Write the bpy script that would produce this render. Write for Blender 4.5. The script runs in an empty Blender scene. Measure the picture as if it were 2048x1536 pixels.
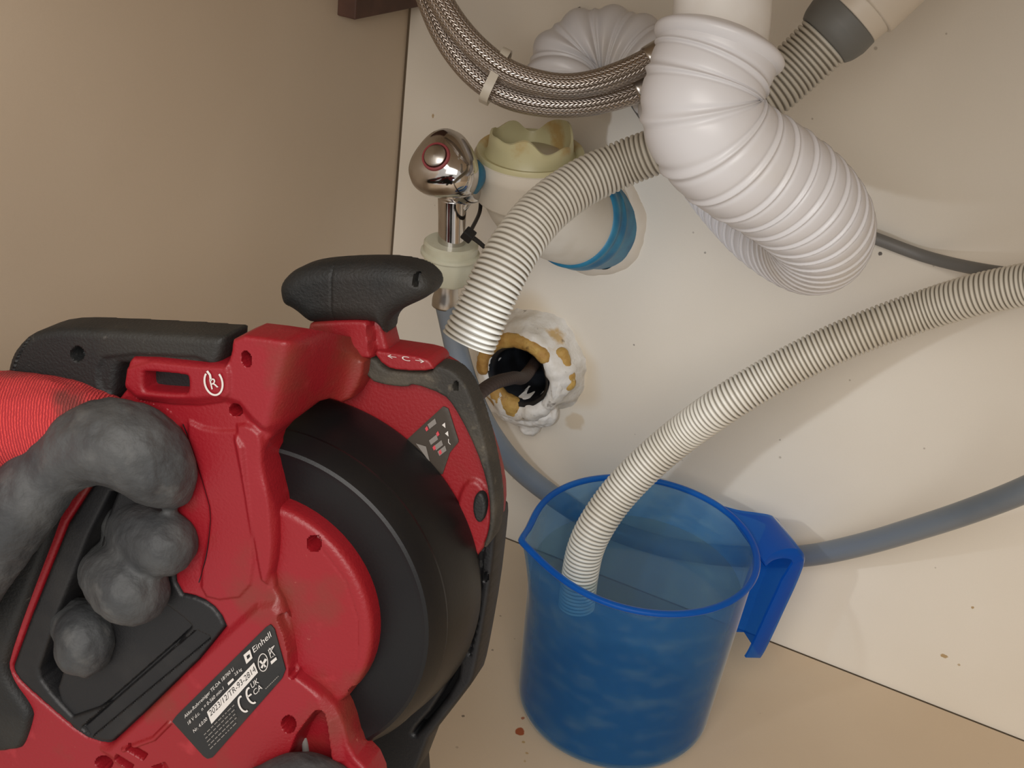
import bpy, bmesh, math, random
import numpy as np
from mathutils import Vector, Matrix, noise

random.seed(4)
sc = bpy.context.scene
COL = sc.collection

# ------------------------------------------------------------------ camera, light, exposure
F = 2600.0                                             # focal length in pixels of the 2048 px wide frame
RM = np.array([[0.89012459, 0.30801041, -0.33586873],
               [0.44134953, -0.39904498, 0.80372489],
               [0.1135289, -0.86365079, -0.49114]])    # columns: camera right, camera down, camera forward (world)
CP = np.array([0.0, -0.69926, 0.55])
cam = bpy.data.cameras.new('camera'); cam_o = bpy.data.objects.new('camera', cam); COL.objects.link(cam_o)
cam.sensor_width = 36.0; cam.lens = F * 36.0 / 2048.0; cam.clip_start = 0.01
m3 = Matrix(((RM[0, 0], -RM[0, 1], -RM[0, 2]), (RM[1, 0], -RM[1, 1], -RM[1, 2]), (RM[2, 0], -RM[2, 1], -RM[2, 2])))
cam_o.matrix_world = Matrix.Translation(CP.tolist()) @ m3.to_4x4()
sc.camera = cam_o

world = bpy.data.worlds.new('room_light'); sc.world = world; world.use_nodes = True
bg = world.node_tree.nodes['Background']; bg.inputs[0].default_value = (1.0, 0.95, 0.90, 1); bg.inputs[1].default_value = 0.62

def area_light(name, loc, aim, sx, sy, energy, color):
    l = bpy.data.lights.new(name, 'AREA'); l.shape = 'RECTANGLE'; l.size = sx; l.size_y = sy; l.energy = energy; l.color = color
    o = bpy.data.objects.new(name, l); COL.objects.link(o); o.location = loc
    o.rotation_euler = (Vector(aim) - Vector(loc)).to_track_quat('-Z', 'Y').to_euler()
    return o
area_light('kitchen_ceiling_lamp', (0.20, -1.45, 1.12), (-0.18, -0.05, 0.15), 1.0, 0.8, 17.0, (1.0, 0.95, 0.895))

sc.cycles.transparent_max_bounces = 40
sc.view_settings.view_transform = 'Standard'; sc.view_settings.look = 'None'
sc.view_settings.exposure = 0.0; sc.view_settings.gamma = 1.0; sc.view_settings.use_curve_mapping = False

# ------------------------------------------------------------------ geometry helpers
def ray(px, py):
    return RM @ np.array([(px - 1024.0) / F, (py - 768.0) / F, 1.0])
def at(px, py, d): return CP + d * ray(px, py)
def on_y(px, py, y):
    r = ray(px, py); return CP + (y - CP[1]) / r[1] * r
def on_z(px, py, z):
    r = ray(px, py); return CP + (z - CP[2]) / r[2] * r
def on_x(px, py, x):
    r = ray(px, py); return CP + (x - CP[0]) / r[0] * r

def tag(o, label=None, cat=None, group=None, kind=None):
    if label: o['label'] = label
    if cat: o['category'] = cat
    if group: o['group'] = group
    if kind: o['kind'] = kind
    return o
def empty(name, loc=(0, 0, 0)):
    o = bpy.data.objects.new(name, None); o.empty_display_size = 0.02; COL.objects.link(o); o.location = loc
    return o
def obj(name, verts, faces, mat, parent=None, smooth=True, uv=None, auto=None):
    me = bpy.data.meshes.new(name)
    if isinstance(verts, np.ndarray): verts = verts.tolist()
    if isinstance(faces, np.ndarray): faces = faces.tolist()
    me.from_pydata(verts, [], faces); me.validate(); me.update()
    o = bpy.data.objects.new(name, me); COL.objects.link(o)
    if mat: me.materials.append(mat)
    if parent: o.parent = parent
    if smooth:
        me.shade_smooth()
        if auto: me.set_sharp_from_angle(angle=math.radians(auto))
    if uv is not None:
        l = me.uv_layers.new(name='UVMap')
        vi = np.zeros(len(me.loops), dtype=np.int32); me.loops.foreach_get('vertex_index', vi)
        l.data.foreach_set('uv', np.asarray(uv, dtype=np.float32)[vi].ravel())
    return o
def bevelled(o, w, seg=2):
    b = o.modifiers.new('bevel', 'BEVEL'); b.width = w; b.segments = seg; b.limit_method = 'ANGLE'; b.angle_limit = math.radians(35)
    return o
def box(name, lo, hi, mat, parent=None, bev=0.0):
    x0, y0, z0 = lo; x1, y1, z1 = hi
    v = [(x0, y0, z0), (x1, y0, z0), (x1, y1, z0), (x0, y1, z0), (x0, y0, z1), (x1, y0, z1), (x1, y1, z1), (x0, y1, z1)]
    f = [(0, 3, 2, 1), (4, 5, 6, 7), (0, 1, 5, 4), (1, 2, 6, 5), (2, 3, 7, 6), (3, 0, 4, 7)]
    o = obj(name, v, f, mat, parent, smooth=False)
    if bev: bevelled(o, bev)
    return o
def spline(P, step):
    P = np.asarray(P, float)
    Q = np.vstack([2 * P[0] - P[1], P, 2 * P[-1] - P[-2]])
    out = []
    for i in range(1, len(Q) - 2):
        a, b, c, d = Q[i - 1], Q[i], Q[i + 1], Q[i + 2]
        n = max(2, int(np.linalg.norm(c[:3] - b[:3]) / step * 2))
        t = np.linspace(0, 1, n, endpoint=False)[:, None]
        out.append(0.5 * ((2 * b) + (-a + c) * t + (2 * a - 5 * b + 4 * c - d) * t ** 2 + (-a + 3 * b - 3 * c + d) * t ** 3))
    out.append(Q[-2][None]); S = np.vstack(out)
    L = np.concatenate([[0], np.cumsum(np.linalg.norm(np.diff(S[:, :3], axis=0), axis=1))])
    n = max(3, int(L[-1] / step) + 1); s = np.linspace(0, L[-1], n)
    return np.stack([np.interp(s, L, S[:, k]) for k in range(S.shape[1])], 1), s
def tube_mesh(P, R_, step=0.002, seg=32, prof=None, smooth_path=0, cap=True, inner=0.0):
    """P: path points, R_: radius at each; prof(s, theta) multiplies the radius."""
    D, s = spline(np.hstack([np.asarray(P, float), np.asarray(R_, float)[:, None]]), step)
    C = D[:, :3]; r = D[:, 3]
    for _ in range(smooth_path):
        C[1:-1] = (C[:-2] + 2 * C[1:-1] + C[2:]) / 4
    T = np.gradient(C, axis=0); T /= np.linalg.norm(T, axis=1)[:, None]
    u = np.cross(T[0], [0.31, 0.2, 0.93]); u /= np.linalg.norm(u); U = [u]
    for i in range(1, len(T)):
        u = U[-1] - T[i] * np.dot(U[-1], T[i]); U.append(u / np.linalg.norm(u))
    U = np.array(U); V = np.cross(T, U)
    th = np.linspace(0, 2 * math.pi, seg, endpoint=False)
    S, TH = np.meshgrid(s, th, indexing='ij')
    rr = r[:, None] * (prof(S, TH) if prof else 1.0)
    X = C[:, None, :] + rr[..., None] * (np.cos(TH)[..., None] * U[:, None, :] + np.sin(TH)[..., None] * V[:, None, :])
    n = len(s); verts = X.reshape(-1, 3)
    i, j = np.meshgrid(np.arange(n - 1), np.arange(seg), indexing='ij')
    a = i * seg + j; b = i * seg + (j + 1) % seg
    faces = np.stack([a, b, b + seg, a + seg], -1).reshape(-1, 4).tolist()
    uv = np.stack([S.ravel(), TH.ravel() / (2 * math.pi)], 1)
    if inner > 0:                                       # hollow ends: a lip and a wall going back into the tube
        extra = []
        for end in (0, n - 1):
            k = len(verts) + sum(len(e) for e in extra)
            base = end * seg
            d = T[end] * (1 if end == 0 else -1)
            ring1 = C[end] + inner * (X[end] - C[end]); e2 = min(max(end + (14 if end == 0 else -14), 0), n - 1)
            ring2 = C[e2] + inner * (X[end] - C[end])
            extra += [ring1, ring2, (C[e2])[None]]
            for q in range(seg):
                q2 = (q + 1) % seg
                f1 = [base + q, base + q2, k + q2, k + q]; f2 = [k + q, k + q2, k + seg + q2, k + seg + q]; f3 = [k + seg + q, k + seg + q2, k + 2 * seg]
                if end == 0: f1.reverse(); f2.reverse(); f3.reverse()
                faces += [f1, f2, f3]
        ex = np.vstack(extra); verts = np.vstack([verts, ex]); uv = np.vstack([uv, np.zeros((len(ex), 2))])
    elif cap:
        faces.append(list(range(seg))[::-1]); faces.append([(n - 1) * seg + q for q in range(seg)])
    return verts, faces, uv
def tube(name, P, R_, mat, parent=None, auto=None, **kw):
    v, f, uv = tube_mesh(P, R_, **kw)
    return obj(name, v, f, mat, parent, uv=uv, auto=auto)
def lathe(name, prof, mat, parent=None, origin=(0, 0, 0), axis=(0, 0, 1), seg=64, wob=0.0, auto=40, closed=False, notch=None):
    ax = Vector(axis).normalized(); q = Vector((0, 0, 1)).rotation_difference(ax)
    verts = []; faces = []; O = Vector(origin)
    for (r, h) in prof:
        for j in range(seg):
            t = 2 * math.pi * j / seg; rr = max(r, 1e-5); hh = h
            if wob:
                nv = noise.noise_vector(Vector((math.cos(t) * rr, math.sin(t) * rr, h)) * 70 + Vector((3, 1, 7)))
                nw = noise.noise_vector(Vector((math.cos(t) * rr, math.sin(t) * rr, h)) * 200 + Vector((3, 1, 7)))
                rr += wob * (nv.x + 0.45 * nw.x); hh += wob * (nv.y + 0.45 * nw.y)
            if notch: rr, hh = notch(rr, hh, t, r, h)
            verts.append(tuple(O + q @ Vector((rr * math.cos(t), rr * math.sin(t), hh))))
    n = len(prof)
    for i in range(n - 1 if not closed else n):
        for j in range(seg):
            a = i * seg + j; b = i * seg + (j + 1) % seg; k = (i + 1) % n
            faces.append((a, b, k * seg + (j + 1) % seg, k * seg + j))
    return obj(name, verts, faces, mat, parent, auto=auto)
def applied(o):
    dg = bpy.context.evaluated_depsgraph_get(); dg.update()
    me = bpy.data.meshes.new_from_object(o.evaluated_get(dg)); o.modifiers.clear(); o.data = me
    return o
def blob(name, chains, mat, parent=None, voxel=0.0016, smooth=6, wrinkle=0.0):
    """Spheres along chains of (x, y, z, r), fused into one continuous skin."""
    bm = bmesh.new(); bmesh.ops.create_icosphere(bm, subdivisions=2, radius=1.0)
    IV = np.array([v.co[:] for v in bm.verts]); IF = np.array([[v.index for v in f.verts] for f in bm.faces]); bm.free()
    VV = []; FF = []
    for ch in chains:
        D, s = spline(np.array(ch, float), min(c[3] for c in ch) * 0.22) if len(ch) > 1 else (np.array(ch, float), None)
        for x, y, z, r in D:
            FF.append(IF + len(VV) * len(IV)); VV.append(IV * r + [x, y, z])
    me = bpy.data.meshes.new(name); me.from_pydata(np.vstack(VV).tolist(), [], np.vstack(FF).tolist())
    o = bpy.data.objects.new(name, me); COL.objects.link(o)
    if mat: me.materials.append(mat)
    r = o.modifiers.new('remesh', 'REMESH'); r.mode = 'VOXEL'; r.voxel_size = voxel
    s = o.modifiers.new('smooth', 'SMOOTH'); s.iterations = smooth; s.factor = 0.6
    applied(o)
    if wrinkle:
        me = o.data; n = len(me.vertices)
        co = np.zeros(n * 3); nr = np.zeros(n * 3); me.vertices.foreach_get('co', co); me.vertices.foreach_get('normal', nr)
        co = co.reshape(-1, 3); nr = nr.reshape(-1, 3); a = np.zeros(n)
        for k in range(n):
            c = Vector(co[k])
            a[k] = .7 * noise.noise(c * 60) + 0.55 * (abs(noise.noise(Vector((c.x * 150, c.y * 150 + 9, c.z * 90)))) * -2 + .5) + 0.22 * noise.noise(c * 420)
        me.vertices.foreach_set('co', (co + nr * (a * wrinkle)[:, None]).ravel()); me.update()
    if not o.data.materials: o.data.materials.append(mat)
    o.data.shade_smooth()
    if parent: o.parent = parent
    return o

# ------------------------------------------------------------------ materials
def new_mat(name):
    m = bpy.data.materials.new(name); m.use_nodes = True
    nt = m.node_tree; nt.nodes.clear()
    out = nt.nodes.new('ShaderNodeOutputMaterial')
    return m, nt, out
def N(nt, t, **kw):
    n = nt.nodes.new(t)
    for k, v in kw.items():
        if k.startswith('i_'):
            key = k[2:]
            n.inputs[int(key) if key.isdigit() else key.replace('_', ' ')].default_value = v
        else: setattr(n, k, v)
    return n
def lk(nt, a, b): nt.links.new(a, b)
def mixc(nt, fac, a, b, blend='MIX'):
    n = nt.nodes.new('ShaderNodeMix'); n.data_type = 'RGBA'; n.blend_type = blend
    for sock, val in ((n.inputs['Factor'], fac), (n.inputs['A'], a), (n.inputs['B'], b)):
        if hasattr(val, 'is_output'): lk(nt, val, sock)
        elif isinstance(val, (int, float)): sock.default_value = val
        else: sock.default_value = (*val[:3], 1)
    return n.outputs['Result']
def srgb(r, g, b):
    f = lambda c: (c / 255 / 12.92) if c <= 10 else ((c / 255 + 0.055) / 1.055) ** 2.4
    return (f(r), f(g), f(b))
def noise_fac(nt, scale, lo, hi, detail=4, seed=0.0, vec=None, stretch=None):
    tc = N(nt, 'ShaderNodeTexCoord'); src = vec or tc.outputs['Object']
    mp = N(nt, 'ShaderNodeMapping'); lk(nt, src, mp.inputs[0]); mp.inputs['Location'].default_value = (seed, seed * 1.7, seed * 0.3)
    if stretch: mp.inputs['Scale'].default_value = stretch
    n = N(nt, 'ShaderNodeTexNoise'); n.inputs['Scale'].default_value = scale; n.inputs['Detail'].default_value = detail
    lk(nt, mp.outputs[0], n.inputs['Vector'])
    r = N(nt, 'ShaderNodeMapRange'); r.inputs['From Min'].default_value = lo; r.inputs['From Max'].default_value = hi; r.clamp = True
    lk(nt, n.outputs['Fac'], r.inputs['Value'])
    return r.outputs[0]
def scaled(nt, s, k):
    m = N(nt, 'ShaderNodeMath', operation='MULTIPLY'); lk(nt, s, m.inputs[0]); m.inputs[1].default_value = k
    return m.outputs[0]
def bump(nt, h, strength, dist=0.001, prev=None):
    b = N(nt, 'ShaderNodeBump'); b.inputs['Strength'].default_value = strength; b.inputs['Distance'].default_value = dist
    lk(nt, h, b.inputs['Height'])
    if prev: lk(nt, prev, b.inputs['Normal'])
    return b.outputs[0]
def plastic(name, col, rough=0.45, marks=(), grain=0.0, grain_scale=900, metal=0.0, spec=0.5, sss=0.0, coat=0.0):
    """marks: (colour, scale, lo, hi, amount, seed) stains and wear by noise."""
    m, nt, out = new_mat(name)
    b = N(nt, 'ShaderNodeBsdfPrincipled'); lk(nt, b.outputs[0], out.inputs[0])
    b.inputs['Roughness'].default_value = rough; b.inputs['Metallic'].default_value = metal
    b.inputs['Specular IOR Level'].default_value = spec; b.inputs['Coat Weight'].default_value = coat
    cur = None
    for (c, sca, lo, hi, amt, seed) in marks:
        f = scaled(nt, noise_fac(nt, sca, lo, hi, 5, seed), amt)
        cur = mixc(nt, f, cur if cur is not None else col, c)
    if cur is not None: lk(nt, cur, b.inputs['Base Color'])
    else: b.inputs['Base Color'].default_value = (*col, 1)
    if grain:
        lk(nt, bump(nt, noise_fac(nt, grain_scale, 0.2, 0.8, 2), grain, 0.0004), b.inputs['Normal'])
    if sss:
        b.inputs['Subsurface Weight'].default_value = sss; b.inputs['Subsurface Radius'].default_value = (0.01, 0.008, 0.006); b.inputs['Subsurface Scale'].default_value = 0.5
    return m

def ribbed(name, pitch, col, rough, marks, grain=0.0):
    """hose plastic with the shade of its narrow grooves painted in as a darker colour"""
    m = plastic(name, col, rough, marks)
    nt = m.node_tree; b = next(n for n in nt.nodes if n.type == 'BSDF_PRINCIPLED')
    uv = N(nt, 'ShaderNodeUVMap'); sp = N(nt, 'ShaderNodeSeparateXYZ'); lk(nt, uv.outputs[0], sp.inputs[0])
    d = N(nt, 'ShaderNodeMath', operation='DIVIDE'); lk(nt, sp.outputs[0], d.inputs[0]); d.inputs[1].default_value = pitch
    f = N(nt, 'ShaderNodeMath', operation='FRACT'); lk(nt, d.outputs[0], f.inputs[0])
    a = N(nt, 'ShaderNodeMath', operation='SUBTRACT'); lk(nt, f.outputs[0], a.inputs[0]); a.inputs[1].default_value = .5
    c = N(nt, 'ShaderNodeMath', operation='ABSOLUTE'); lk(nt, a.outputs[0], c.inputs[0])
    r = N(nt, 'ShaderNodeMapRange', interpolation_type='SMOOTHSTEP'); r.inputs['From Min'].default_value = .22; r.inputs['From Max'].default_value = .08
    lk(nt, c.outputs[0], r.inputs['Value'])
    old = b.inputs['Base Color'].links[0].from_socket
    lk(nt, mixc(nt, scaled(nt, r.outputs[0], .85), old, srgb(112, 102, 86)), b.inputs['Base Color'])  # groove shade painted into the base colour
    return m
def panel_mat(name, col, col2, spots, speck=0.5, rough=0.38):
    m, nt, out = new_mat(name)
    b = N(nt, 'ShaderNodeBsdfPrincipled', i_Roughness=rough); lk(nt, b.outputs[0], out.inputs[0])
    c = mixc(nt, noise_fac(nt, 5, 0.35, 0.7, 4, 2.0), col, col2)
    c = mixc(nt, scaled(nt, noise_fac(nt, 1500, 0.3, 0.75, 2, 1.0), 0.06), c, tuple(x * 0.55 for x in col))
    # sparse dirt specks: voronoi cells, only some of which carry a speck
    tc = N(nt, 'ShaderNodeTexCoord')
    for sc_, rad, keep, seed in ((38, 0.05, 0.62, 0.0), (75, 0.06, 0.7, 5.0)):
        mp = N(nt, 'ShaderNodeMapping'); mp.inputs['Location'].default_value = (seed, seed, seed); lk(nt, tc.outputs['Object'], mp.inputs[0])
        v = N(nt, 'ShaderNodeTexVoronoi'); v.inputs['Scale'].default_value = sc_; lk(nt, mp.outputs[0], v.inputs['Vector'])
        r = N(nt, 'ShaderNodeMapRange', interpolation_type='SMOOTHSTEP'); r.inputs['From Min'].default_value = rad; r.inputs['From Max'].default_value = rad * 0.45
        lk(nt, v.outputs['Distance'], r.inputs['Value'])
        sp = N(nt, 'ShaderNodeSeparateColor'); lk(nt, v.outputs['Color'], sp.inputs[0])
        g = N(nt, 'ShaderNodeMath', operation='GREATER_THAN'); lk(nt, sp.outputs[0], g.inputs[0]); g.inputs[1].default_value = keep
        mu = N(nt, 'ShaderNodeMath', operation='MULTIPLY'); lk(nt, r.outputs[0], mu.inputs[0]); lk(nt, g.outputs[0], mu.inputs[1])
        c = mixc(nt, scaled(nt, mu.outputs[0], speck), c, srgb(110, 92, 70))
    for (p, rx, sc3, colr, amt) in spots:                # single stains and painted shadow patches at their own place
        mp = N(nt, 'ShaderNodeMapping', vector_type='POINT'); mp.inputs['Location'].default_value = [-a * s for a, s in zip(p, sc3)]
        mp.inputs['Scale'].default_value = sc3
        nz = N(nt, 'ShaderNodeTexNoise'); nz.inputs['Scale'].default_value = 0.6 / rx; lk(nt, tc.outputs['Object'], nz.inputs['Vector'])
        va = N(nt, 'ShaderNodeVectorMath', operation='MULTIPLY_ADD'); lk(nt, nz.outputs['Color'], va.inputs[0])
        va.inputs[1].default_value = (rx * 1.2,) * 3; lk(nt, tc.outputs['Object'], va.inputs[2])
        vb = N(nt, 'ShaderNodeVectorMath', operation='SUBTRACT'); lk(nt, va.outputs[0], vb.inputs[0]); vb.inputs[1].default_value = (rx * 0.6,) * 3
        lk(nt, vb.outputs[0], mp.inputs[0])
        ln = N(nt, 'ShaderNodeVectorMath', operation='LENGTH'); lk(nt, mp.outputs[0], ln.inputs[0])
        r = N(nt, 'ShaderNodeMapRange', interpolation_type='SMOOTHSTEP'); r.inputs['From Min'].default_value = rx; r.inputs['From Max'].default_value = rx * 0.7
        lk(nt, ln.outputs['Value'], r.inputs['Value'])
        c = mixc(nt, scaled(nt, r.outputs[0], amt), c, colr)
    lk(nt, c, b.inputs['Base Color'])
    lk(nt, bump(nt, noise_fac(nt, 400, 0.3, 0.7, 3), 0.05, 0.0004), b.inputs['Normal'])
    return m

def w_spot(px, py, r, colr, amt, sc3=(1, 1, 1)): return (on_y(px, py, 0.0).tolist(), r, sc3, colr, amt)
def f_spot(px, py, r, colr, amt, sc3=(1, 1, 1)): return (on_z(px, py, 0.0).tolist(), r, sc3, colr, amt)
rust = srgb(150, 70, 25); ochre = srgb(160, 125, 60); dark = srgb(60, 48, 40)
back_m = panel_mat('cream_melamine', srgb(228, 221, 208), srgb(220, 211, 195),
    [w_spot(1760, 507, .0014, dark, .9), w_spot(1650, 578, .0006, dark, .7), w_spot(1268, 690, .0007, dark, .6), w_spot(1888, 1312, .0016, ochre, .8, (.6, 1, 1)),
     w_spot(1945, 1215, .0012, ochre, .8), w_spot(1918, 1330, .001, ochre, .6), w_spot(1410, 505, .0008, dark, .5), w_spot(866, 232, .001, ochre, .7, (1, 1, .6)), w_spot(1560, 880, .0007, dark, .4),
     w_spot(1100, 712, .043, srgb(204, 184, 152), .6), w_spot(1195, 440, .024, srgb(205, 184, 156), .5), w_spot(1150, 845, .008, srgb(196, 174, 140), .6)], 0.45)  # tan patches round the drain socket mix stain with painted cast shadow
floor_m = panel_mat('beige_melamine_shelf', srgb(204, 184, 157), srgb(196, 175, 148),
    [f_spot(1040, 1463, .0032, rust, .95), f_spot(1046, 1436, .0015, rust, .8), f_spot(926, 1432, .0011, dark, .7), f_spot(1047, 1484, .0011, ochre, .7), f_spot(1054, 1506, .001, ochre, .7),
     f_spot(985, 1300, .0009, dark, .6), f_spot(1001, 1232, .0008, dark, .5), f_spot(1115, 1300, .002, dark, .4), f_spot(1050, 1522, .001, ochre, .5)], 0.4)
side_m = panel_mat('beige_melamine_side', srgb(206, 189, 167), srgb(199, 181, 158),
    [(on_x(700, 353, -.391).tolist(), .001, (1, 1, 1), dark, .7), (on_x(672, 328, -.391).tolist(), .0006, (1, 1, 1), dark, .6), (on_x(630, 293, -.391).tolist(), .0005, (1, 1, 1), dark, .5)], 0.25, 0.5)
gap_m = plastic('dark_joint', srgb(122, 106, 86), 0.8)

dirt = srgb(92, 62, 40); dust = srgb(190, 120, 105)
red_m = plastic('worn_red_plastic', srgb(142, 22, 33), 0.42, [(srgb(140, 18, 24), 14, .45, .65, .6, 1), (dirt, 22, .55, .72, .65, 3), (srgb(205, 70, 76), 60, .62, .8, .5, 7), (dust, 340, .72, .82, .5, 5)], 0.25, 900)
red2_m = plastic('worn_red_plastic_plate', srgb(140, 28, 34), 0.45, [(srgb(132, 24, 28), 14, .45, .65, .6, 2), (dirt, 22, .5, .72, .65, 9), (dust, 300, .7, .82, .5, 15)], 0.25, 900)
blk_m = plastic('black_plastic', srgb(20, 20, 22), 0.5, [(srgb(44, 42, 40), 30, .5, .7, .6, 4)], 0.15, 1200)
drum_m = plastic('black_drum_plastic', srgb(15, 15, 17), 0.42, [(srgb(26, 25, 24), 20, .4, .7, .6, 4)], 0.05, 900, spec=.35)
rub_m = plastic('dark_grey_rubber', srgb(25, 26, 26), 0.62, [(srgb(52, 50, 45), 25, .48, .7, .6, 2), (srgb(52, 40, 30), 12, .55, .7, .5, 8), (srgb(120, 116, 108), 260, .68, .8, .35, 6)], 0.4, 1000)
dusty_m = plastic('dusty_black_rubber', srgb(48, 45, 40), 0.7, [(srgb(98, 90, 76), 45, .45, .7, .6, 2), (srgb(128, 118, 100), 220, .6, .8, .5, 3)], 0.4, 1000)
glove_m = plastic('grey_latex_coating', srgb(74, 75, 75), 0.62, [(srgb(50, 52, 54), 45, .4, .6, .8, 3), (srgb(104, 103, 100), 110, .58, .78, .5, 8)], 0.6, 420)
white_m = plastic('white_plastic_pipe', srgb(226, 224, 220), 0.38, [(srgb(206, 198, 184), 30, .5, .75, .5, 2)], 0.0)
aged_m = plastic('aged_white_plastic', srgb(214, 207, 193), 0.4, [(srgb(190, 178, 156), 26, .5, .72, .6, 2)])
flex_m = plastic('white_flexible_plastic', srgb(214, 213, 215), 0.36, [(srgb(200, 190, 172), 24, .55, .75, .35, 2)], 0.0)
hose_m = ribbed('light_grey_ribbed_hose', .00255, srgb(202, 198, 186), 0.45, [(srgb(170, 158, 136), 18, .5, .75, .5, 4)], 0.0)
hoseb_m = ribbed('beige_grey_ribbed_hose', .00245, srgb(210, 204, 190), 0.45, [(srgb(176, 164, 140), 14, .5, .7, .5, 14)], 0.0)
cuff_m = plastic('grey_rubber_cuff', srgb(112, 113, 110), 0.5)
adapt_m = plastic('off_white_plastic', srgb(216, 206, 190), 0.42, [(srgb(196, 180, 160), 22, .5, .7, .5, 4)])
chrome_m = plastic('chrome', (0.62, 0.6, 0.58), 0.09, [((0.32, 0.25, 0.2), 60, .55, .75, .6, 4)], 0.0, metal=1.0)
steel_m = plastic('brushed_steel', (0.55, 0.52, 0.48), 0.3, metal=1.0)
nut_m = plastic('milky_plastic_nut', srgb(204, 205, 186), 0.35, [(srgb(180, 176, 150), 40, .5, .7, .5, 3)], sss=0.2)
grey_m = plastic('grey_pvc_tube', srgb(118, 126, 134), 0.34, [(srgb(96, 104, 112), 16, .45, .7, .6, 3)])
seal_m = plastic('yellowed_rubber', srgb(196, 190, 150), 0.4, [(srgb(176, 136, 66), 45, .56, .66, .7, 6)], sss=0.15)
grime_m = plastic('dark_pipe_inside', srgb(24, 24, 26), 0.35, [(srgb(62, 66, 72), 40, .5, .7, .5, 6)])
putty_m = plastic('white_sealant', srgb(226, 222, 214), 0.5, [(srgb(196, 186, 168), 55, .45, .65, .7, 3), (srgb(190, 150, 70), 45, .6, .7, .8, 12), (srgb(70, 52, 36), 160, .66, .74, .7, 5)], 0.8, 260)
foam_m = plastic('yellow_foam', srgb(192, 156, 84), 0.7, [(srgb(160, 112, 52), 90, .4, .65, .8, 3), (srgb(90, 56, 26), 150, .6, .7, .7, 4)], 0.8, 500)
tape_m = plastic('blue_tape', srgb(44, 122, 154), 0.4, [(srgb(22, 88, 128), 90, .4, .65, .7, 3)])
cable_m = plastic('rusty_steel_spiral', srgb(72, 60, 56), 0.5, metal=0.5)
brown_m = plastic('dark_brown', srgb(92, 64, 52), 0.6, [(srgb(70, 48, 40), 60, .4, .6, .6, 2)])
tie_m = plastic('clear_nylon', srgb(196, 188, 172), 0.4, sss=0.1)
white_print = plastic('white_print', srgb(214, 208, 202), 0.5)
faded_print = plastic('faded_print', srgb(128, 122, 116), 0.6)
black_print = plastic('black_print', srgb(25, 24, 24), 0.5)
sticker_m = plastic('black_sticker', srgb(34, 34, 34), 0.45, [(srgb(62, 56, 50), 60, .5, .7, .5, 2)])
pink_print = plastic('red_print', srgb(200, 70, 80), 0.5)

def knit_mat():
    m, nt, out = new_mat('red_knitted_fabric')
    b = N(nt, 'ShaderNodeBsdfPrincipled', i_Roughness=0.85); lk(nt, b.outputs[0], out.inputs[0])
    tc = N(nt, 'ShaderNodeTexCoord'); mp = N(nt, 'ShaderNodeMapping'); lk(nt, tc.outputs['Object'], mp.inputs[0])
    mp.inputs['Rotation'].default_value = (0.2, 0.3, -0.35)
    w = N(nt, 'ShaderNodeTexWave', wave_type='BANDS', bands_direction='X'); w.inputs['Scale'].default_value = 330; w.inputs['Distortion'].default_value = 2.0
    w.inputs['Detail'].default_value = 2; w.inputs['Detail Scale'].default_value = 3
    lk(nt, mp.outputs[0], w.inputs['Vector'])
    c = mixc(nt, w.outputs['Fac'], srgb(170, 40, 50), srgb(232, 76, 74))
    c = mixc(nt, scaled(nt, noise_fac(nt, 45, .58, .72, 4, 6), .7), c, srgb(96, 60, 55))
    lk(nt, c, b.inputs['Base Color']); lk(nt, bump(nt, w.outputs['Fac'], 0.7, 0.001), b.inputs['Normal'])
    return m
knit_m = knit_mat()
def braid_mat():
    m, nt, out = new_mat('steel_braid')
    b = N(nt, 'ShaderNodeBsdfPrincipled', i_Roughness=0.28, i_Metallic=1.0); lk(nt, b.outputs[0], out.inputs[0])
    uv = N(nt, 'ShaderNodeUVMap'); sp = N(nt, 'ShaderNodeSeparateXYZ'); lk(nt, uv.outputs[0], sp.inputs[0])
    def M(op, a, b2=None, c2=None):
        n = N(nt, 'ShaderNodeMath', operation=op)
        for k, v in enumerate((a, b2, c2)):
            if v is None: continue
            if hasattr(v, 'is_output'): lk(nt, v, n.inputs[k])
            else: n.inputs[k].default_value = v
        return n.outputs[0]
    s = M('MULTIPLY', sp.outputs[0], 440.0)              # bands along
    col = M('MULTIPLY', sp.outputs[1], 30.0)             # strand columns around
    tri = M('PINGPONG', col, 1.0)                        # zigzag: 0..1..0
    ph = M('ADD', s, M('MULTIPLY', tri, 1.0))
    fr = M('FRACT', ph)
    h = M('SUBTRACT', 1.0, M('POWER', M('ABSOLUTE', M('SUBTRACT', M('MULTIPLY', fr, 2.0), 1.0)), 3.5))
    edge = M('SUBTRACT', 1.0, M('POWER', M('ABSOLUTE', M('SUBTRACT', M('MULTIPLY', tri, 2.0), 1.0)), 8.0))
    hh = M('MULTIPLY', h, edge)
    c = mixc(nt, hh, (0.14, 0.115, 0.10), (0.58, 0.52, 0.47))
    lk(nt, c, b.inputs['Base Color']); lk(nt, bump(nt, hh, 0.6, 0.0005), b.inputs['Normal'])
    return m
braid_m = braid_mat()
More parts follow.
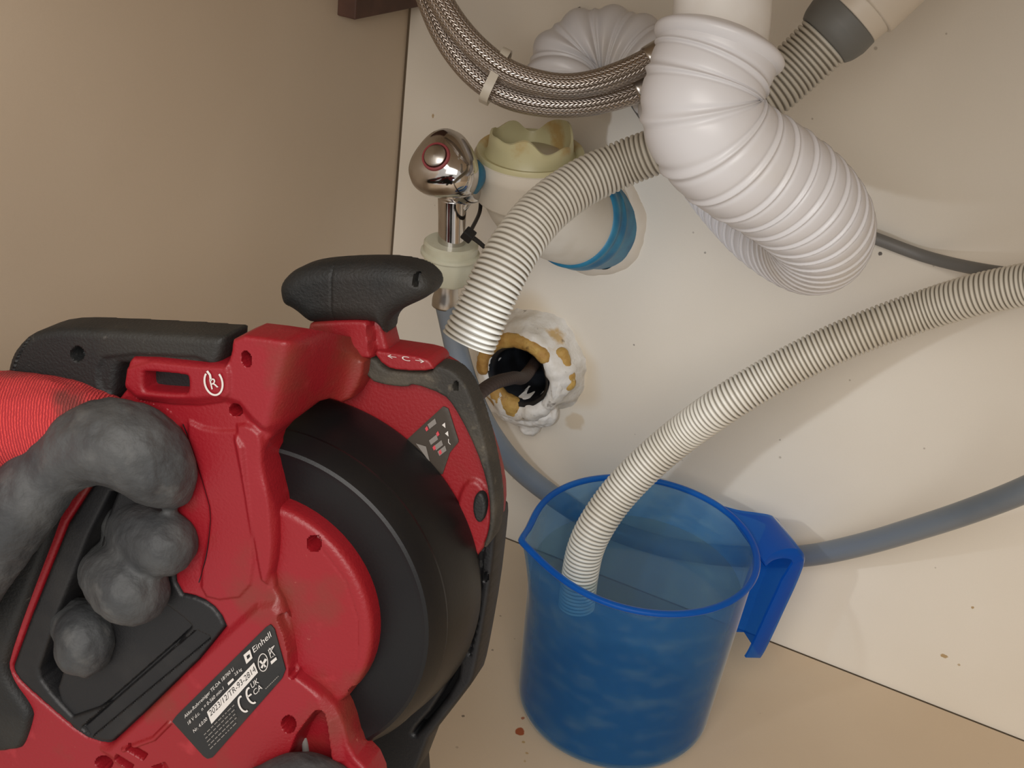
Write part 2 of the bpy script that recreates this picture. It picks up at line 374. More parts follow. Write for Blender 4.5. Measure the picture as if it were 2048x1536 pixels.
def tinted(name, tint, body, opac, rough=0.25, scr=True, gloss=0.06):
    """translucent plastic: tinted see-through mixed with light-scattering body colour and a gloss coat"""
    m, nt, out = new_mat(name)
    tr = N(nt, 'ShaderNodeBsdfTransparent'); tr.inputs[0].default_value = (*tint, 1)
    df = N(nt, 'ShaderNodeBsdfDiffuse'); tl = N(nt, 'ShaderNodeBsdfTranslucent')
    c = body
    if scr:
        c = mixc(nt, scaled(nt, noise_fac(nt, 55, .48, .72, 6, 3, stretch=(1, 1, 2.2)), .7), body, srgb(135, 178, 212))
        lk(nt, c, df.inputs[0]); lk(nt, c, tl.inputs[0])
    else:
        df.inputs[0].default_value = (*body, 1); tl.inputs[0].default_value = (*body, 1)
    m1 = N(nt, 'ShaderNodeMixShader', i_0=0.5); lk(nt, df.outputs[0], m1.inputs[1]); lk(nt, tl.outputs[0], m1.inputs[2])
    m2 = N(nt, 'ShaderNodeMixShader', i_0=opac); lk(nt, tr.outputs[0], m2.inputs[1]); lk(nt, m1.outputs[0], m2.inputs[2])
    gl = N(nt, 'ShaderNodeBsdfGlossy', i_Roughness=rough)
    fr = N(nt, 'ShaderNodeFresnel', i_IOR=1.25)
    ge = N(nt, 'ShaderNodeNewGeometry'); sb = N(nt, 'ShaderNodeMath', operation='SUBTRACT'); sb.inputs[0].default_value = 1.0; lk(nt, ge.outputs['Backfacing'], sb.inputs[1])
    mf = N(nt, 'ShaderNodeMath', operation='MULTIPLY'); lk(nt, fr.outputs[0], mf.inputs[0]); lk(nt, sb.outputs[0], mf.inputs[1])
    m3_ = N(nt, 'ShaderNodeMixShader'); lk(nt, mf.outputs[0], m3_.inputs[0]); lk(nt, m2.outputs[0], m3_.inputs[1]); lk(nt, gl.outputs[0], m3_.inputs[2])
    lk(nt, m3_.outputs[0], out.inputs[0])
    return m
jug_m = tinted('translucent_blue_plastic', (0.66, 0.83, 0.93), srgb(52, 138, 208), 0.25, 0.5)
jugrim_m = tinted('blue_plastic_thick', (0.30, 0.62, 0.92), srgb(26, 124, 220), 0.5, 0.4, False)
water_m = tinted('murky_water', (0.90, 0.94, 0.94), srgb(150, 165, 165), 0.10, 0.05, False)

# ------------------------------------------------------------------ the cabinet under the sink
XL = -0.392
wl = box('wall_left', (XL - .018, -.56, -.018), (XL, 0.0, .62), side_m); tag(wl, kind='structure')
fl = box('floor', (XL, -.56, -.018), (.46, -.0016, 0.0), floor_m); tag(fl, kind='structure')
hc = on_y(1070, 722, 0.0)                                # centre of the drain hole in the back panel
def panel_with_hole():
    """back panel with a round hole for the drain socket"""
    x0, x1, z0, z1 = XL + .0016, .46, .0, .62; r = .0205; n = 48; t = .016
    ring = [(hc[0] + r * math.cos(2 * math.pi * i / n), hc[2] + r * math.sin(2 * math.pi * i / n)) for i in range(n)]
    s = .05
    sq = []
    for i in range(n):
        a = 2 * math.pi * i / n; k = s / max(abs(math.cos(a)), abs(math.sin(a)))
        sq.append((hc[0] + k * math.cos(a), hc[2] + k * math.sin(a)))
    xs = [x0, hc[0] - s, hc[0] + s, x1]; zs = [z0, hc[2] - s, hc[2] + s, z1]
    V = []; Fc = []
    for y in (0.0, t):
        b = len(V); V += [(x, y, z) for x, z in ring] + [(x, y, z) for x, z in sq]
        for i in range(n):
            j = (i + 1) % n; q = (b + i, b + n + i, b + n + j, b + j); Fc.append(q if y == 0 else q[::-1])
        b2 = len(V); V += [(x, y, z) for z in zs for x in xs]
        for a in range(3):
            for c in range(3):
                if a == 1 and c == 1: continue
                q = (b2 + a * 4 + c, b2 + a * 4 + c + 1, b2 + a * 4 + c + 5, b2 + a * 4 + c + 4); Fc.append(q if y == 0 else q[::-1])
    off = 2 * n + 16
    for i in range(n):
        j = (i + 1) % n; Fc.append((i, j, off + j, off + i))
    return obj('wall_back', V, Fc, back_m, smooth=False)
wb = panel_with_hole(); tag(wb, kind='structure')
tag(box('trim_1', (XL - .004, .0035, -.01), (XL + .008, .006, .62), gap_m), kind='structure')
tag(box('trim_2', (XL, -.003, -.010), (.46, .006, -.0022), gap_m), kind='structure')
tag(box('wall_right', (.46, -.56, -.018), (.478, .016, .62), side_m), kind='structure')
tag(box('ceiling', (XL - .018, -.47, .57), (.478, .016, .59), side_m), kind='structure')

# brown batten high on the side panel
pa = on_x(674, 31, XL); pb = on_x(815, 3, XL)
V = []
for x in (XL - .0001, XL + .012):
    V += [(x, pa[1], pa[2]), (x, pb[1] - .003, pb[2]), (x, pb[1] - .003, .5), (x, pa[1], .5)]
bt = obj('brown_strip', V, [(0, 3, 2, 1), (4, 5, 6, 7), (0, 1, 5, 4), (1, 2, 6, 5), (2, 3, 7, 6), (3, 0, 4, 7)], brown_m, smooth=False)  # plain dark brown solid strip against the side panel
bevelled(bt, .0008)
tag(bt, 'dark brown batten fixed high on the beige side panel', 'strip')

# ------------------------------------------------------------------ wall side plumbing
def hose_path(pts):
    """pts: (px, py, seen width, distance): centre points and radii"""
    return [at(a, b, d) for a, b, w, d in pts], [w * d / (2 * F) for a, b, w, d in pts]
def path(pts, r, clear=0.0015):
    """pts: (px, py, seen width in px): the width gives the distance of a hose of real radius r; kept clear of the back panel"""
    out = []
    for (px, py, w) in pts:
        d = 2 * r * F / w
        p = at(px, py, d)
        if p[1] > -(r + clear): p = on_y(px, py, -(r + clear))
        out.append(p)
    return out
def rib(pitch, deep, narrow, helix=0):
    def f(S, TH):
        ph = (S / pitch + helix * TH / (2 * math.pi)) % 1.0
        return 1.0 - deep * np.exp(-(((ph - 0.5) / narrow) ** 2)) - 0.012 * np.cos(2 * math.pi * ph) * 0
    return f
def fins(pitch, high, narrow, helix=1, bulge=0.02):
    def f(S, TH):
        q = S / S.max()
        q = np.interp(q, [0, .2, .45, .56, .64, .80, 1.0], [0, .165, .44, .585, .72, .87, 1.0])
        ph = (q * round(S.max() / pitch) + helix * TH / (2 * math.pi)) % 1.0
        return 1.0 + high * np.exp(-(((ph - 0.5) / narrow) ** 2)) - bulge * np.exp(-(((ph - 0.64) / 0.07) ** 2)) - bulge * np.exp(-(((ph - 0.36) / 0.07) ** 2)) + np.interp(S / S.max(), [0, .5, .65, 1], [.006, .008, .045, .075]) * np.cos(2 * math.pi * ph)
    return f

# open drain socket
sock = empty('drain_socket', (0, 0, 0)); tag(sock, 'open drain socket with crumbling white sealant and yellow foam around its black mouth', 'drain')
lathe('sealant_collar', [(.0375, -.002), (.0362, .003), (.0348, .009), (.0335, .016), (.032, .022), (.0295, .0262), (.0265, .0280), (.0235, .0275), (.0205, .025), (.0200, .018), (.0197, .004)], putty_m, sock, origin=tuple(hc), axis=(0, -1, 0), seg=140, wob=.0036, auto=None)
lathe('inner_pipe', [(.0215, .0262), (.0192, .0255), (.0186, .02), (.0182, 0), (.0182, -.06), (.0001, -.06)], grime_m, sock, origin=tuple(hc), axis=(0, -1, 0), seg=64, wob=.0006, auto=None)
def lump(name, mat, parent, pts, squash=.5, vox=.0011, wr=.0012):
    return blob(name, [[(*p, r)] for p, r in pts], mat, parent, voxel=vox, smooth=3, wrinkle=wr)
def ring_pt(ang, r, h): # angle measured in the panel plane: 0 = +x, 90 = up
    return (hc[0] + r * math.cos(ang), hc[1] - h, hc[2] + r * math.sin(ang))
R_ = math.radians
lump('foam_patch', foam_m, sock, [(ring_pt(R_(a), .0252, .0255), .0048) for a in range(50, 190, 8)])
lump('foam_patch', foam_m, sock, [(ring_pt(R_(a), .0262, .0215), .0062) for a in range(214, 276, 7)] + [(ring_pt(R_(a), .0232, .0235), .0058) for a in range(226, 268, 8)])
lump('foam_patch', foam_m, sock, [(ring_pt(R_(a), .0318, .0175), .0048) for a in range(5, 44, 9)])
lump('sealant_lump', putty_m, sock, [(ring_pt(R_(a), .031 + .0006 * (300 - a) / 10, .012), .0105) for a in range(238, 302, 9)] + [(ring_pt(R_(278), .043, .007), .0085)], wr=.002)
lump('sealant_lump', putty_m, sock, [(ring_pt(R_(a), .0262, .0225), .0050) for a in range(330, 400, 8)])

# pipe stub with yellowed rubber seal and blue tape
T0 = on_y(1060, 322, -.078)
stub = empty('drain_pipe', (0, 0, 0)); tag(stub, 'white drain stub bending into the wall with a torn yellowed rubber seal on top', 'pipe')
PR = .0300
da = np.array([-.02, -.10, 1.0]); da /= np.linalg.norm(da)
sp_ = [T0, T0 + [.001, .003, -.012], T0 + [.003, .008, -.021], T0 + [.006, .020, -.031], T0 + [.009, .037, -.041], T0 + [.012, .058, -.050], T0 + [.015, .084, -.058]]
tube('pipe_body', sp_, [PR * .965, PR * .955, PR * .94, PR * .925, PR * .915, PR * .91, PR * .91], aged_m, stub, step=.0012, seg=80, smooth_path=6)
tube('tape_wrap', [sp_[5] - [.0014, .0095, -.004], sp_[5] - [.0010, .0075, -.0032], sp_[5] - [.0004, .003, -.0012], sp_[5] + [.0003, .002, -.0008], sp_[5] + [.001, .007, -.0022], sp_[6]], [PR * .915, PR * .985, PR * .95, PR * 1.0, PR * .96, PR * .99], tape_m, stub, step=.0012, seg=80)
wv = sp_[5] + (sp_[6] - sp_[5]) * ((-sp_[5][1]) / (sp_[6][1] - sp_[5][1]))
o = lathe('sealant_bead', [(PR * .9, .006), (PR * 1.0, .0045), (PR * 1.08, .002), (PR * 1.14, -.001)], adapt_m, stub, origin=(0, 0, 0), axis=(0, -1, 0), seg=100, wob=.0016, auto=None); o.location = wv; o.scale = (1, 1, 1.08)
lathe('socket_collar', [(PR * .93, -.0205), (PR * .975, -.0205), (PR * 1.01, -.019), (PR * 1.01, -.0055), (PR * 1.04, -.004), (PR * 1.045, .0), (PR * 1.02, .0035), (PR * .97, .0045), (PR * .92, .003), (PR * .90, -.02)], aged_m, stub, origin=tuple(T0), axis=tuple(da), seg=90, auto=40)
def torn(r, h, t, r0, h0):
    if h0 > .008:
        k = noise.noise(Vector((math.cos(t) * 1.3, math.sin(t) * 1.3, 3.3)))
        h = h + .012 * k * min(1, (h0 - .006) / .010)
        r = r - .002 * k
    return r, h
lathe('rubber_seal', [(PR * .985, -.010), (PR * .99, .0005), (PR * 1.0, .0045), (PR * .97, .0066), (PR * .90, .0062), (PR * .83, .004), (PR * .78, .006), (PR * .76, .012), (PR * .74, .0165), (PR * .70, .017), (PR * .68, .011), (PR * .66, -.004), (PR * .60, -.020), (.0001, -.022)],
      seal_m, stub, origin=tuple(T0), axis=tuple(da), seg=90, auto=60, notch=torn)

# chrome angle valve
VY = -.105
valve = empty('angle_valve', (0, 0, 0)); tag(valve, 'chrome angle valve with rounded handle left of the white drain pipe', 'valve')
vb_ = on_y(903, 492, VY); vt_ = on_y(905, 395, VY)
tube('outlet_tube', [vb_ - [0, 0, .004], vb_, (vb_ + vt_) / 2, vt_], [.0076, .0076, .0076, .0080], chrome_m, valve, step=.001, seg=40)
hd = on_y(888, 330, VY - .022); hax = Vector((-.02, -.82, .62)).normalized()
def tri(r, h, t, r0, h0):
    return r * (1 + .07 * math.cos(3 * t + .9)), h
lathe('valve_handle', [(.0001, .0125), (.0045, .0124), (.0052, .0118), (.009, .0112), (.0135, .009), (.0168, .0055), (.0180, .0005), (.0178, -.004), (.0160, -.0105), (.0135, -.017), (.0110, -.0225), (.0092, -.027), (.0001, -.028)],
      chrome_m, valve, origin=tuple(hd), axis=hax, seg=72, auto=None, notch=tri)
bc = Vector(hd) + hax * .0125
o = lathe('marker_ring', [(.0062, -.0016), (.0064, .0003), (.0074, .0001), (.0078, -.0016)], plastic('red_ring', srgb(140, 62, 66), .4), valve, origin=tuple(bc), axis=hax, seg=40); o['label'] = 'red ring'
lathe('button', [(.0060, -.001), (.0058, .0010), (.0048, .0018), (.0001, .0022)], steel_m, valve, origin=tuple(bc), axis=hax, seg=40)
tube('valve_body', [Vector(hd) - hax * .018, Vector(hd) - hax * .03, (vt_[0] + .006, VY + .02, vt_[2] + .006), (vt_[0] + .010, -.04, vt_[2] + .004), (vt_[0] + .010, -.001, vt_[2] + .004)], [.0095, .0105, .0105, .0085, .0085], chrome_m, valve, step=.002, seg=40)
tube('valve_elbow', [(vt_[0] + .006, VY + .018, vt_[2] + .008), (vt_[0] + .002, VY + .006, vt_[2] + .003), vt_ - [0, 0, .006]], [.0105, .0092, .0078], chrome_m, valve, step=.0015, seg=40)
tube('tape_strip', [on_y(938, 330, VY - .006), on_y(943, 350, VY - .004), on_y(938, 374, VY)], [.0060, .0078, .0060], tape_m, valve, step=.001, seg=24)['label'] = 'blue tape wrapped on the valve neck'
nb = on_y(899, 520, VY)
o = lathe('plastic_nut', [(.0070, .0110), (.0140, .0112), (.0152, .0100), (.0152, .0060), (.0165, .0052), (.0165, .0036), (.0142, .0028), (.0138, -.0105), (.0128, -.012), (.0065, -.012)], nut_m, valve, origin=(nb[0], nb[1], nb[2]), axis=(0, 0, 1), seg=60, auto=35, notch=lambda r, h, t, r0, h0: (r * (1 + (.025 * math.cos(8 * t) if h0 < .003 and r0 > .0125 else 0)), h))
o['label'] = 'milky white plastic nut'

# black cable tie on the pipe beside the valve
p0 = on_y(958, 428, -.088); p1 = on_y(937, 470, -.125); p2 = on_y(972, 497, -.118)
ct = empty('black_cable_tie', (0, 0, 0)); tag(ct, 'thin black cable tie between the chrome valve and the white drain pipe', 'cable tie')
tube('strap', [on_y(962, 400, -.08), p0, p1], [.0011] * 3, blk_m, ct, step=.002, seg=12)
tube('strap', [p1, (p1 + p2) / 2 + [0, 0, .0005], p2], [.0014, .0013, .0012], blk_m, ct, step=.002, seg=12)
hx = box('lock_head', (-.003, -.003, -.0028), (.003, .003, .0028), blk_m, ct, .0007); hx.location = p1; hx.rotation_euler = (.3, .5, .2)

# grey pvc hose leaving the valve, passing behind the jug
gp = [(897, 555, 43), (897, 600, 43), (903, 650, 44), (917, 715, 46), (942, 790, 48), (978, 862, 49), (1030, 930, 50), (1100, 988, 49), (1190, 1045, 47), (1300, 1086, 45), (1400, 1106, 43), (1500, 1114, 43), (1610, 1112, 43), (1720, 1090, 44), (1830, 1058, 47), (1940, 1022, 51), (2060, 975, 56), (2200, 905, 62)]
gr = .0068
gpts = path(gp, gr)
ys_ = [-.105, -.105, -.105, -.101, -.092, -.078, -.058, -.037, -.020, -.0125, -.0125, -.0125, -.017, -.030, -.046, -.063, -.082, -.10]
for k, (a, b, c) in enumerate(gp):                       # behind the jug the hose lies close to the back panel
    if k > 1: gpts[k] = on_y(a, b, ys_[k])
nz = on_y(897, 545, VY); gpts[0] = np.array([nb[0], VY, nz[2]]); gpts[1] = np.array([nb[0], VY, on_y(897, 600, VY)[2]])
gh = empty('grey_hose', (0, 0, 0)); tag(gh, 'smooth grey hose hanging from the chrome valve and sweeping behind the blue jug', 'hose')
tube('hose_tube', gpts[1:], [gr] * (len(gpts) - 1), grey_m, gh, step=.003, seg=32, smooth_path=10)
o = tube('crimp_sleeve', [np.array([nb[0], VY, nb[2] - .010]), np.array([nb[0], VY, gpts[1][2] + .006]), gpts[1], gpts[1] - [0, 0, .004]], [.0066, .0066, .0076, .0076], steel_m, gh, step=.001, seg=40); o['label'] = 'shiny metal crimp sleeve'

# thin grey tube at the right
th_ = path([(1150, 20, 22), (1190, 85, 22), (1232, 145, 22), (1270, 204, 22), (1318, 268, 22), (1400, 332, 22), (1500, 380, 22), (1600, 420, 22), (1700, 458, 22), (1765, 482, 23), (1850, 513, 25), (1950, 537, 26), (2060, 552, 27), (2200, 560, 28)], .0034)
tag(tube('thin_grey_tube', th_, [.0034] * len(th_), plastic('dull_grey_tube', srgb(112, 110, 106), .5), step=.003, seg=20, smooth_path=4), 'thin dull grey tube emerging from behind the white flexible pipe', 'tube')

# ribbed drain hose A (loose end beside the drain)
ra = .0125
A = [(937, 684, 112, 0.605), (957, 640, 111, 0.603), (990, 568, 109, 0.602), (1030, 495, 106, 0.605), (1085, 425, 102, 0.612), (1160, 368, 98, 0.618), (1240, 330, 95, 0.620), (1310, 303, 94, 0.615), (1380, 275, 95, 0.608), (1450, 240, 99, 0.603), (1530, 190, 106, 0.600), (1600, 128, 112, 0.597), (1668, 62, 118, 0.592)]
ap, apr = hose_path(A); ra = apr[-1]
ha = empty('ribbed_drain_hose', (0, 0, 0)); tag(ha, 'light grey ribbed drain hose with loose cut end hanging over the open drain', 'hose')
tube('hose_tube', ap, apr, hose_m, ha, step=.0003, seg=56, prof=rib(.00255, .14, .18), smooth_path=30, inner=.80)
# cuff and adapter at the top right
d1 = ap[-1] - ap[-2]; d1 /= np.linalg.norm(d1)
c0 = ap[-1]
tube('rubber_cuff', [c0 - d1 * .006, c0 - d1 * .003, c0 + d1 * .001, c0 + d1 * .003, c0 + d1 * .009], [ra * 1.04, ra * 1.15, ra * 1.22, ra * 1.24, ra * 1.22], cuff_m, ha, step=.0006, seg=48)['label'] = 'dark grey rubber cuff'
ad = empty('pipe_adapter', (0, 0, 0)); tag(ad, 'off-white plastic pipe socket at the upper end of the ribbed hose', 'pipe fitting')
tube('adapter_neck', [c0 + d1 * .0092, c0 + d1 * .013, c0 + d1 * .0155, c0 + d1 * .017], [ra * 1.20, ra * 1.22, ra * 1.24, ra * 1.24], adapt_m, ad, step=.0006, seg=56)
tube('adapter_body', [c0 + d1 * .017, c0 + d1 * .0185, c0 + d1 * .03, c0 + d1 * .06, c0 + d1 * .12], [ra * 1.34, ra * 1.36, ra * 1.37, ra * 1.40, ra * 1.42], adapt_m, ad, step=.001, seg=56)

# smooth white pipe with flexible waste pipe
rf = .0235
dt = .50
top_ = at(1447, 30, .505)
FP = [(1436, 100, .500), (1424, 135, .500), (1408, 180, .500), (1404, 225, .500), (1424, 272, .502), (1474, 318, .508), (1540, 358, .518), (1602, 405, .530), (1640, 452, .550),
      (1632, 488, .580), (1594, 480, .606), (1536, 442, .624), (1474, 378, .642), (1420, 305, .660), (1375, 225, .676), (1325, 152, .690), (1268, 108, .697), (1210, 92, .700), (1160, 104, .700), (1130, 138, .698), (1122, 185, .692)]
fp = [at(*q) for q in FP]
frd = [rf * 1.02, rf, rf, rf, rf, rf, rf, rf * .99, rf * .96, rf * .95, rf * .95, rf * .95, rf * .95, rf * .93, rf * .92, rf * .9, rf * .88, rf * .88, rf * .88, rf * .86, rf * .85]
fx = empty('flexible_waste_pipe', (0, 0, 0)); tag(fx, 'wide white concertina waste pipe bending in a loop under the sink', 'pipe')
tube('flexible_tube', fp, frd, flex_m, fx, step=.0003, seg=80, prof=fins(.0084, .036, .055, 1, .022), smooth_path=20)
ax_t = (fp[0] - fp[1]); ax_t /= np.linalg.norm(ax_t)
tube('collar_ring', [fp[0] - ax_t * .003, fp[0] - ax_t * .001, fp[0] + ax_t * .001, fp[0] + ax_t * .0028, fp[0] + ax_t * .0045, fp[0] + ax_t * .006], [rf * .98, rf * 1.07, rf * 1.11, rf * 1.08, rf * .96, rf * .82], flex_m, fx, step=.0004, seg=72)
wp = at(1446, -60, .498)
sw = tube('smooth_pipe', [fp[0] - ax_t * .002, at(1444, 30, .50), wp, at(1452, -200, .495)], [.0188, .0188, .0188, .0188], white_m, None, step=.003, seg=64)
tag(sw, 'smooth glossy white pipe coming down into the concertina pipe', 'pipe')

# braided steel hoses and their tie
rb = .0062
up = [(850, -60, 51), (880, 0, 51), (915, 54, 51), (957, 100, 51), (1008, 140, 51), (1062, 162, 51), (1125, 173, 51), (1182, 167, 51), (1238, 149, 51), (1286, 127, 51), (1340, 95, 51)]
lo = [(836, -60, 50), (858, 0, 50), (882, 58, 50), (915, 112, 50), (955, 156, 50), (1003, 188, 50), (1058, 205, 50), (1120, 211, 50), (1180, 207, 50), (1235, 195, 50), (1290, 174, 50), (1350, 140, 50)]
for nm, L, lab, k in (('upper', up, 'thicker looking upper braided steel hose under the clear tie', 0), ('lower', lo, 'lower braided steel hose directly beneath its twin, with a steel crimp', 1)):
    P = path(L, rb)
    e = empty('braided_steel_hose', (0, 0, 0)); tag(e, lab, 'hose')
    tube('braid', P, [rb] * len(P), braid_m, e, step=.002, seg=48, smooth_path=8)
    q = P[-2]; d = P[-1] - P[-2]; d /= np.linalg.norm(d)
    a0 = q - d * (.006 if k else -.002)
    tube('crimp', [a0, a0 + d * .002, a0 + d * .018], [rb * 1.02, rb * 1.12, rb * 1.12], steel_m, e, step=.001, seg=32)
dmid = 2 * rb * F / 50.6
def tie_loop():
    a = at(1009, 116, dmid); b = at(973, 190, dmid)
    ctr = (a + b) / 2; L = np.linalg.norm(a - b) / 2 + .0030; ux = (a - b) / np.linalg.norm(a - b)
    tn = at(1060, 200, dmid) - at(900, 90, dmid); tn -= ux * np.dot(tn, ux); tn /= np.linalg.norm(tn)
    uy = np.cross(ux, tn)
    V = []; Fc = []; n = 64; ry = rb + .0020
    for i in range(n):
        t = 2 * math.pi * i / n; c, s = math.cos(t), math.sin(t)
        e = 0.5
        base = ctr + ux * (L * abs(c) ** e * np.sign(c)) + uy * (ry * abs(s) ** e * np.sign(s))
        nn = ux * c + uy * s
        for (w, h) in ((-1, 0), (1, 0), (1, 1), (-1, 1)): V.append(base + tn * w * .0022 + nn * h * .0011)
    for i in range(n):
        j = (i + 1) % n
        for k in range(4): Fc.append((i * 4 + k, i * 4 + (k + 1) % 4, j * 4 + (k + 1) % 4, j * 4 + k))
    o = obj('clear_cable_tie', np.array(V), Fc, tie_m, auto=40)
    return tag(o, 'milky clear cable tie around both braided steel hoses', 'cable tie')
tie_loop()

# ------------------------------------------------------------------ blue jug with water
JC = np.array([-.1519, -.1142]); JZ = .1235; JR = .0632
sp_dir = on_z(1042, 1092, JZ)[:2] - JC; sp_a = math.atan2(sp_dir[1], sp_dir[0]); sp_len = np.linalg.norm(sp_dir)
hd_dir = on_z(1548, 1075, JZ - .006)[:2] - JC; hd_a = math.atan2(hd_dir[1], hd_dir[0])
def jr(z): return .0575 + (JR - .0575) * (z / JZ)
def jug_ring(z, off, n, lift=0.0):
    k = max(0.0, (z - .072) / (JZ - .072)) ** 1.6
    out = []
    for i in range(n):
        t = 2 * math.pi * i / n; d = (t - sp_a + math.pi) % (2 * math.pi) - math.pi
        a = (sp_len - JR) * k * (math.exp(-abs(d / .20) ** 1.35))
        r = jr(z) + off + a
        out.append((JC[0] + r * math.cos(t), JC[1] + r * math.sin(t), z + (.003 * k * math.exp(-(d / .18) ** 2)) + lift))
    return out
def jug():
    n = 144; rings = []
    e = empty('blue_jug', (JC[0], JC[1], 0)); tag(e, 'translucent blue plastic measuring jug standing on the cabinet floor', 'jug')
    zs = [JZ * k / 30 for k in range(2, 31)]
    def flat(r, z): return [(JC[0] + r * math.cos(2 * math.pi * i / n), JC[1] + r * math.sin(2 * math.pi * i / n), z) for i in range(n)]
    rings = [flat(.0001, .0008), flat(.049, .0008), flat(.0535, .0012), flat(.0564, .0035)] + [jug_ring(z, 0, n) for z in zs]
    rings += [jug_ring(z, -.0016, n) for z in zs[::-1]] + [flat(.0540, .0045), flat(.050, .0030), flat(.0001, .0028)]
    V = np.array(rings).reshape(-1, 3) - [JC[0], JC[1], 0]
    Fc = [(i * n + j, i * n + (j + 1) % n, (i + 1) * n + (j + 1) % n, (i + 1) * n + j) for i in range(len(rings) - 1) for j in range(n)]
    obj('jug_body', V, Fc, jug_m, e)
    # rim bead
    a = [jug_ring(JZ, 0.0012, n, -.0014), jug_ring(JZ, .0022, n, 0), jug_ring(JZ, .0012, n, .0016), jug_ring(JZ, -.0012, n, .0016), jug_ring(JZ, -.002, n, 0), jug_ring(JZ, -.0012, n, -.0014)]
    V = np.array(a).reshape(-1, 3) - [JC[0], JC[1], 0]
    Fc = [(i * n + j, i * n + (j + 1) % n, ((i + 1) % 6) * n + (j + 1) % n, ((i + 1) % 6) * n + j) for i in range(6) for j in range(n)]
    obj('rim', V, Fc, jugrim_m, e)
    # handle: channel section swept out from the rim and down
    d = np.array([math.cos(hd_a), math.sin(hd_a), 0]); t = np.array([-d[1], d[0], 0]); z = np.array([0, 0, 1.0])
    P = [(JR - .001, JZ - .001, .029), (JR + .006, JZ - .0005, .0235), (JR + .015, JZ - .0005, .0200), (JR + .024, JZ - .002, .0185), (JR + .0305, JZ - .006, .0180), (JR + .0335, JZ - .014, .0175), (JR + .0330, JZ - .030, .0165),
         (JR + .0305, JZ - .050, .0155), (JR + .0280, JZ - .070, .0145), (JR + .0262, JZ - .083, .0136), (JR + .0254, JZ - .088, .0128)]
    P = np.array(P); D, s = spline(np.hstack([P[:, :2], np.zeros((len(P), 1)), P[:, 2:]]), .002)
    T = np.gradient(D[:, :2], axis=0); T /= np.linalg.norm(T, axis=1)[:, None]
    secs = []; m = len(D)
    for i in range(m):
        c = d * D[i, 0] + z * D[i, 1]; nrm = d * (T[i, 1]) - z * T[i, 0]; nrm = -nrm   # outward normal of the strap
        nrm = nrm / np.linalg.norm(nrm)
        w = D[i, 3]; fl_ = .0015 + .011 * min(1, i / m * 2.2); th = .0018
        sec = [(w, -fl_), (w, -.002), (w - .002, 0), (-w + .002, 0), (-w, -.002), (-w, -fl_), (-w + th, -fl_), (-w + th, -th), (w - th, -th), (w - th, -fl_)]
        secs.append([c + t * a_ + nrm * b_ for a_, b_ in sec])
    k = 10; V = np.array(secs).reshape(-1, 3)
    Fc = [(i * k + j, i * k + (j + 1) % k, (i + 1) * k + (j + 1) % k, (i + 1) * k + j) for i in range(m - 1) for j in range(k)]
    Fc += [[0, 9, 8, 7, 6, 5, 4, 3, 2, 1], [(m - 1) * k + j for j in range(k)]]
    obj('handle', V, Fc, jugrim_m, e, auto=45)
    return e
jug()
WZ = .098
def water():
    n = 96; V = [(JC[0], JC[1], WZ)]; Fc = []
    rs = jug_ring(WZ, -.0019, n)
    zs = [WZ, .06, .02, .0048]
    for z in zs: V += [(x, y, z) for x, y, _ in jug_ring(z, -.0021 - (.003 if z < .01 else 0), n)]
    for j in range(n): Fc.append((0, 1 + j, 1 + (j + 1) % n))
    for i in range(3):
        for j in range(n): Fc.append((1 + i * n + j, 1 + (i + 1) * n + j, 1 + (i + 1) * n + (j + 1) % n, 1 + i * n + (j + 1) % n))
    Fc.append([1 + 3 * n + j for j in range(n)][::-1])
    o = obj('water', np.array(V), Fc, water_m, auto=30)
    return tag(o, 'murky grey water filling the blue jug', 'water')
water()

# ribbed drain hose B from the right into the jug
rB = .0106
B = [(2230, 545, 92), (2130, 556, 90), (2046, 570, 88), (1950, 590, 86), (1850, 620, 84), (1750, 655, 83), (1650, 697, 82), (1550, 748, 81), (1450, 808, 80), (1360, 872, 78), (1290, 932, 77)]
bp = path(B, rB)
bp += [at(1235, 990, .722), at(1196, 1045, .726), at(1172, 1095, .732), at(1160, 1150, .740), at(1153, 1210, .750)]
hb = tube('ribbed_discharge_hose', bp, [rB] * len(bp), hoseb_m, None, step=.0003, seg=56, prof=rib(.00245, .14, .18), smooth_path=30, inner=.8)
tag(hb, 'beige ribbed hose arching in from the right and dipping into the blue jug', 'hose')

# ------------------------------------------------------------------ the drain cleaning machine
th0, ph0 = .440, -.770
axc = np.array([math.sin(th0) * math.cos(ph0), math.sin(th0) * math.sin(ph0), math.cos(th0)])
MW = -(RM @ axc)                                         # machine w axis: out of the drum face, towards the person
MU = RM[:, 0] - MW * np.dot(RM[:, 0], MW); MU /= np.linalg.norm(MU)
MV = np.cross(MW, MU)
MC = at(521, 1226, .46)
machine = empty('drain_cleaning_machine')
machine.matrix_world = Matrix(((MU[0], MV[0], MW[0], MC[0]), (MU[1], MV[1], MW[1], MC[1]), (MU[2], MV[2], MW[2], MC[2]), (0, 0, 0, 1)))
tag(machine, 'battery drain cleaning machine in red and black plastic with a big black cable drum', 'power tool')
def loc(px, py, w):
    """pixel arrays -> machine coordinates on the plane w"""
    px = np.asarray(px, float); py = np.asarray(py, float)
    r = np.stack([(px - 1024) / F, (py - 768) / F, np.ones_like(px)], -1) @ RM.T
    w = np.asarray(w, float)
    t = ((MC - CP) @ MW + w) / (r @ MW)
    P = CP + t[..., None] * r - MC
    return np.stack([P @ MU, P @ MV, P @ MW], -1)
def wpt(px, py, w):
    l = loc(px, py, w); return MC + MU * l[0] + MV * l[1] + MW * l[2]
def to_px(u, v, w):
    P = MC + MU * u + MV * v + MW * w - CP; c = P @ RM
    return (c[0] / c[2] * F + 1024, c[1] / c[2] * F + 768)
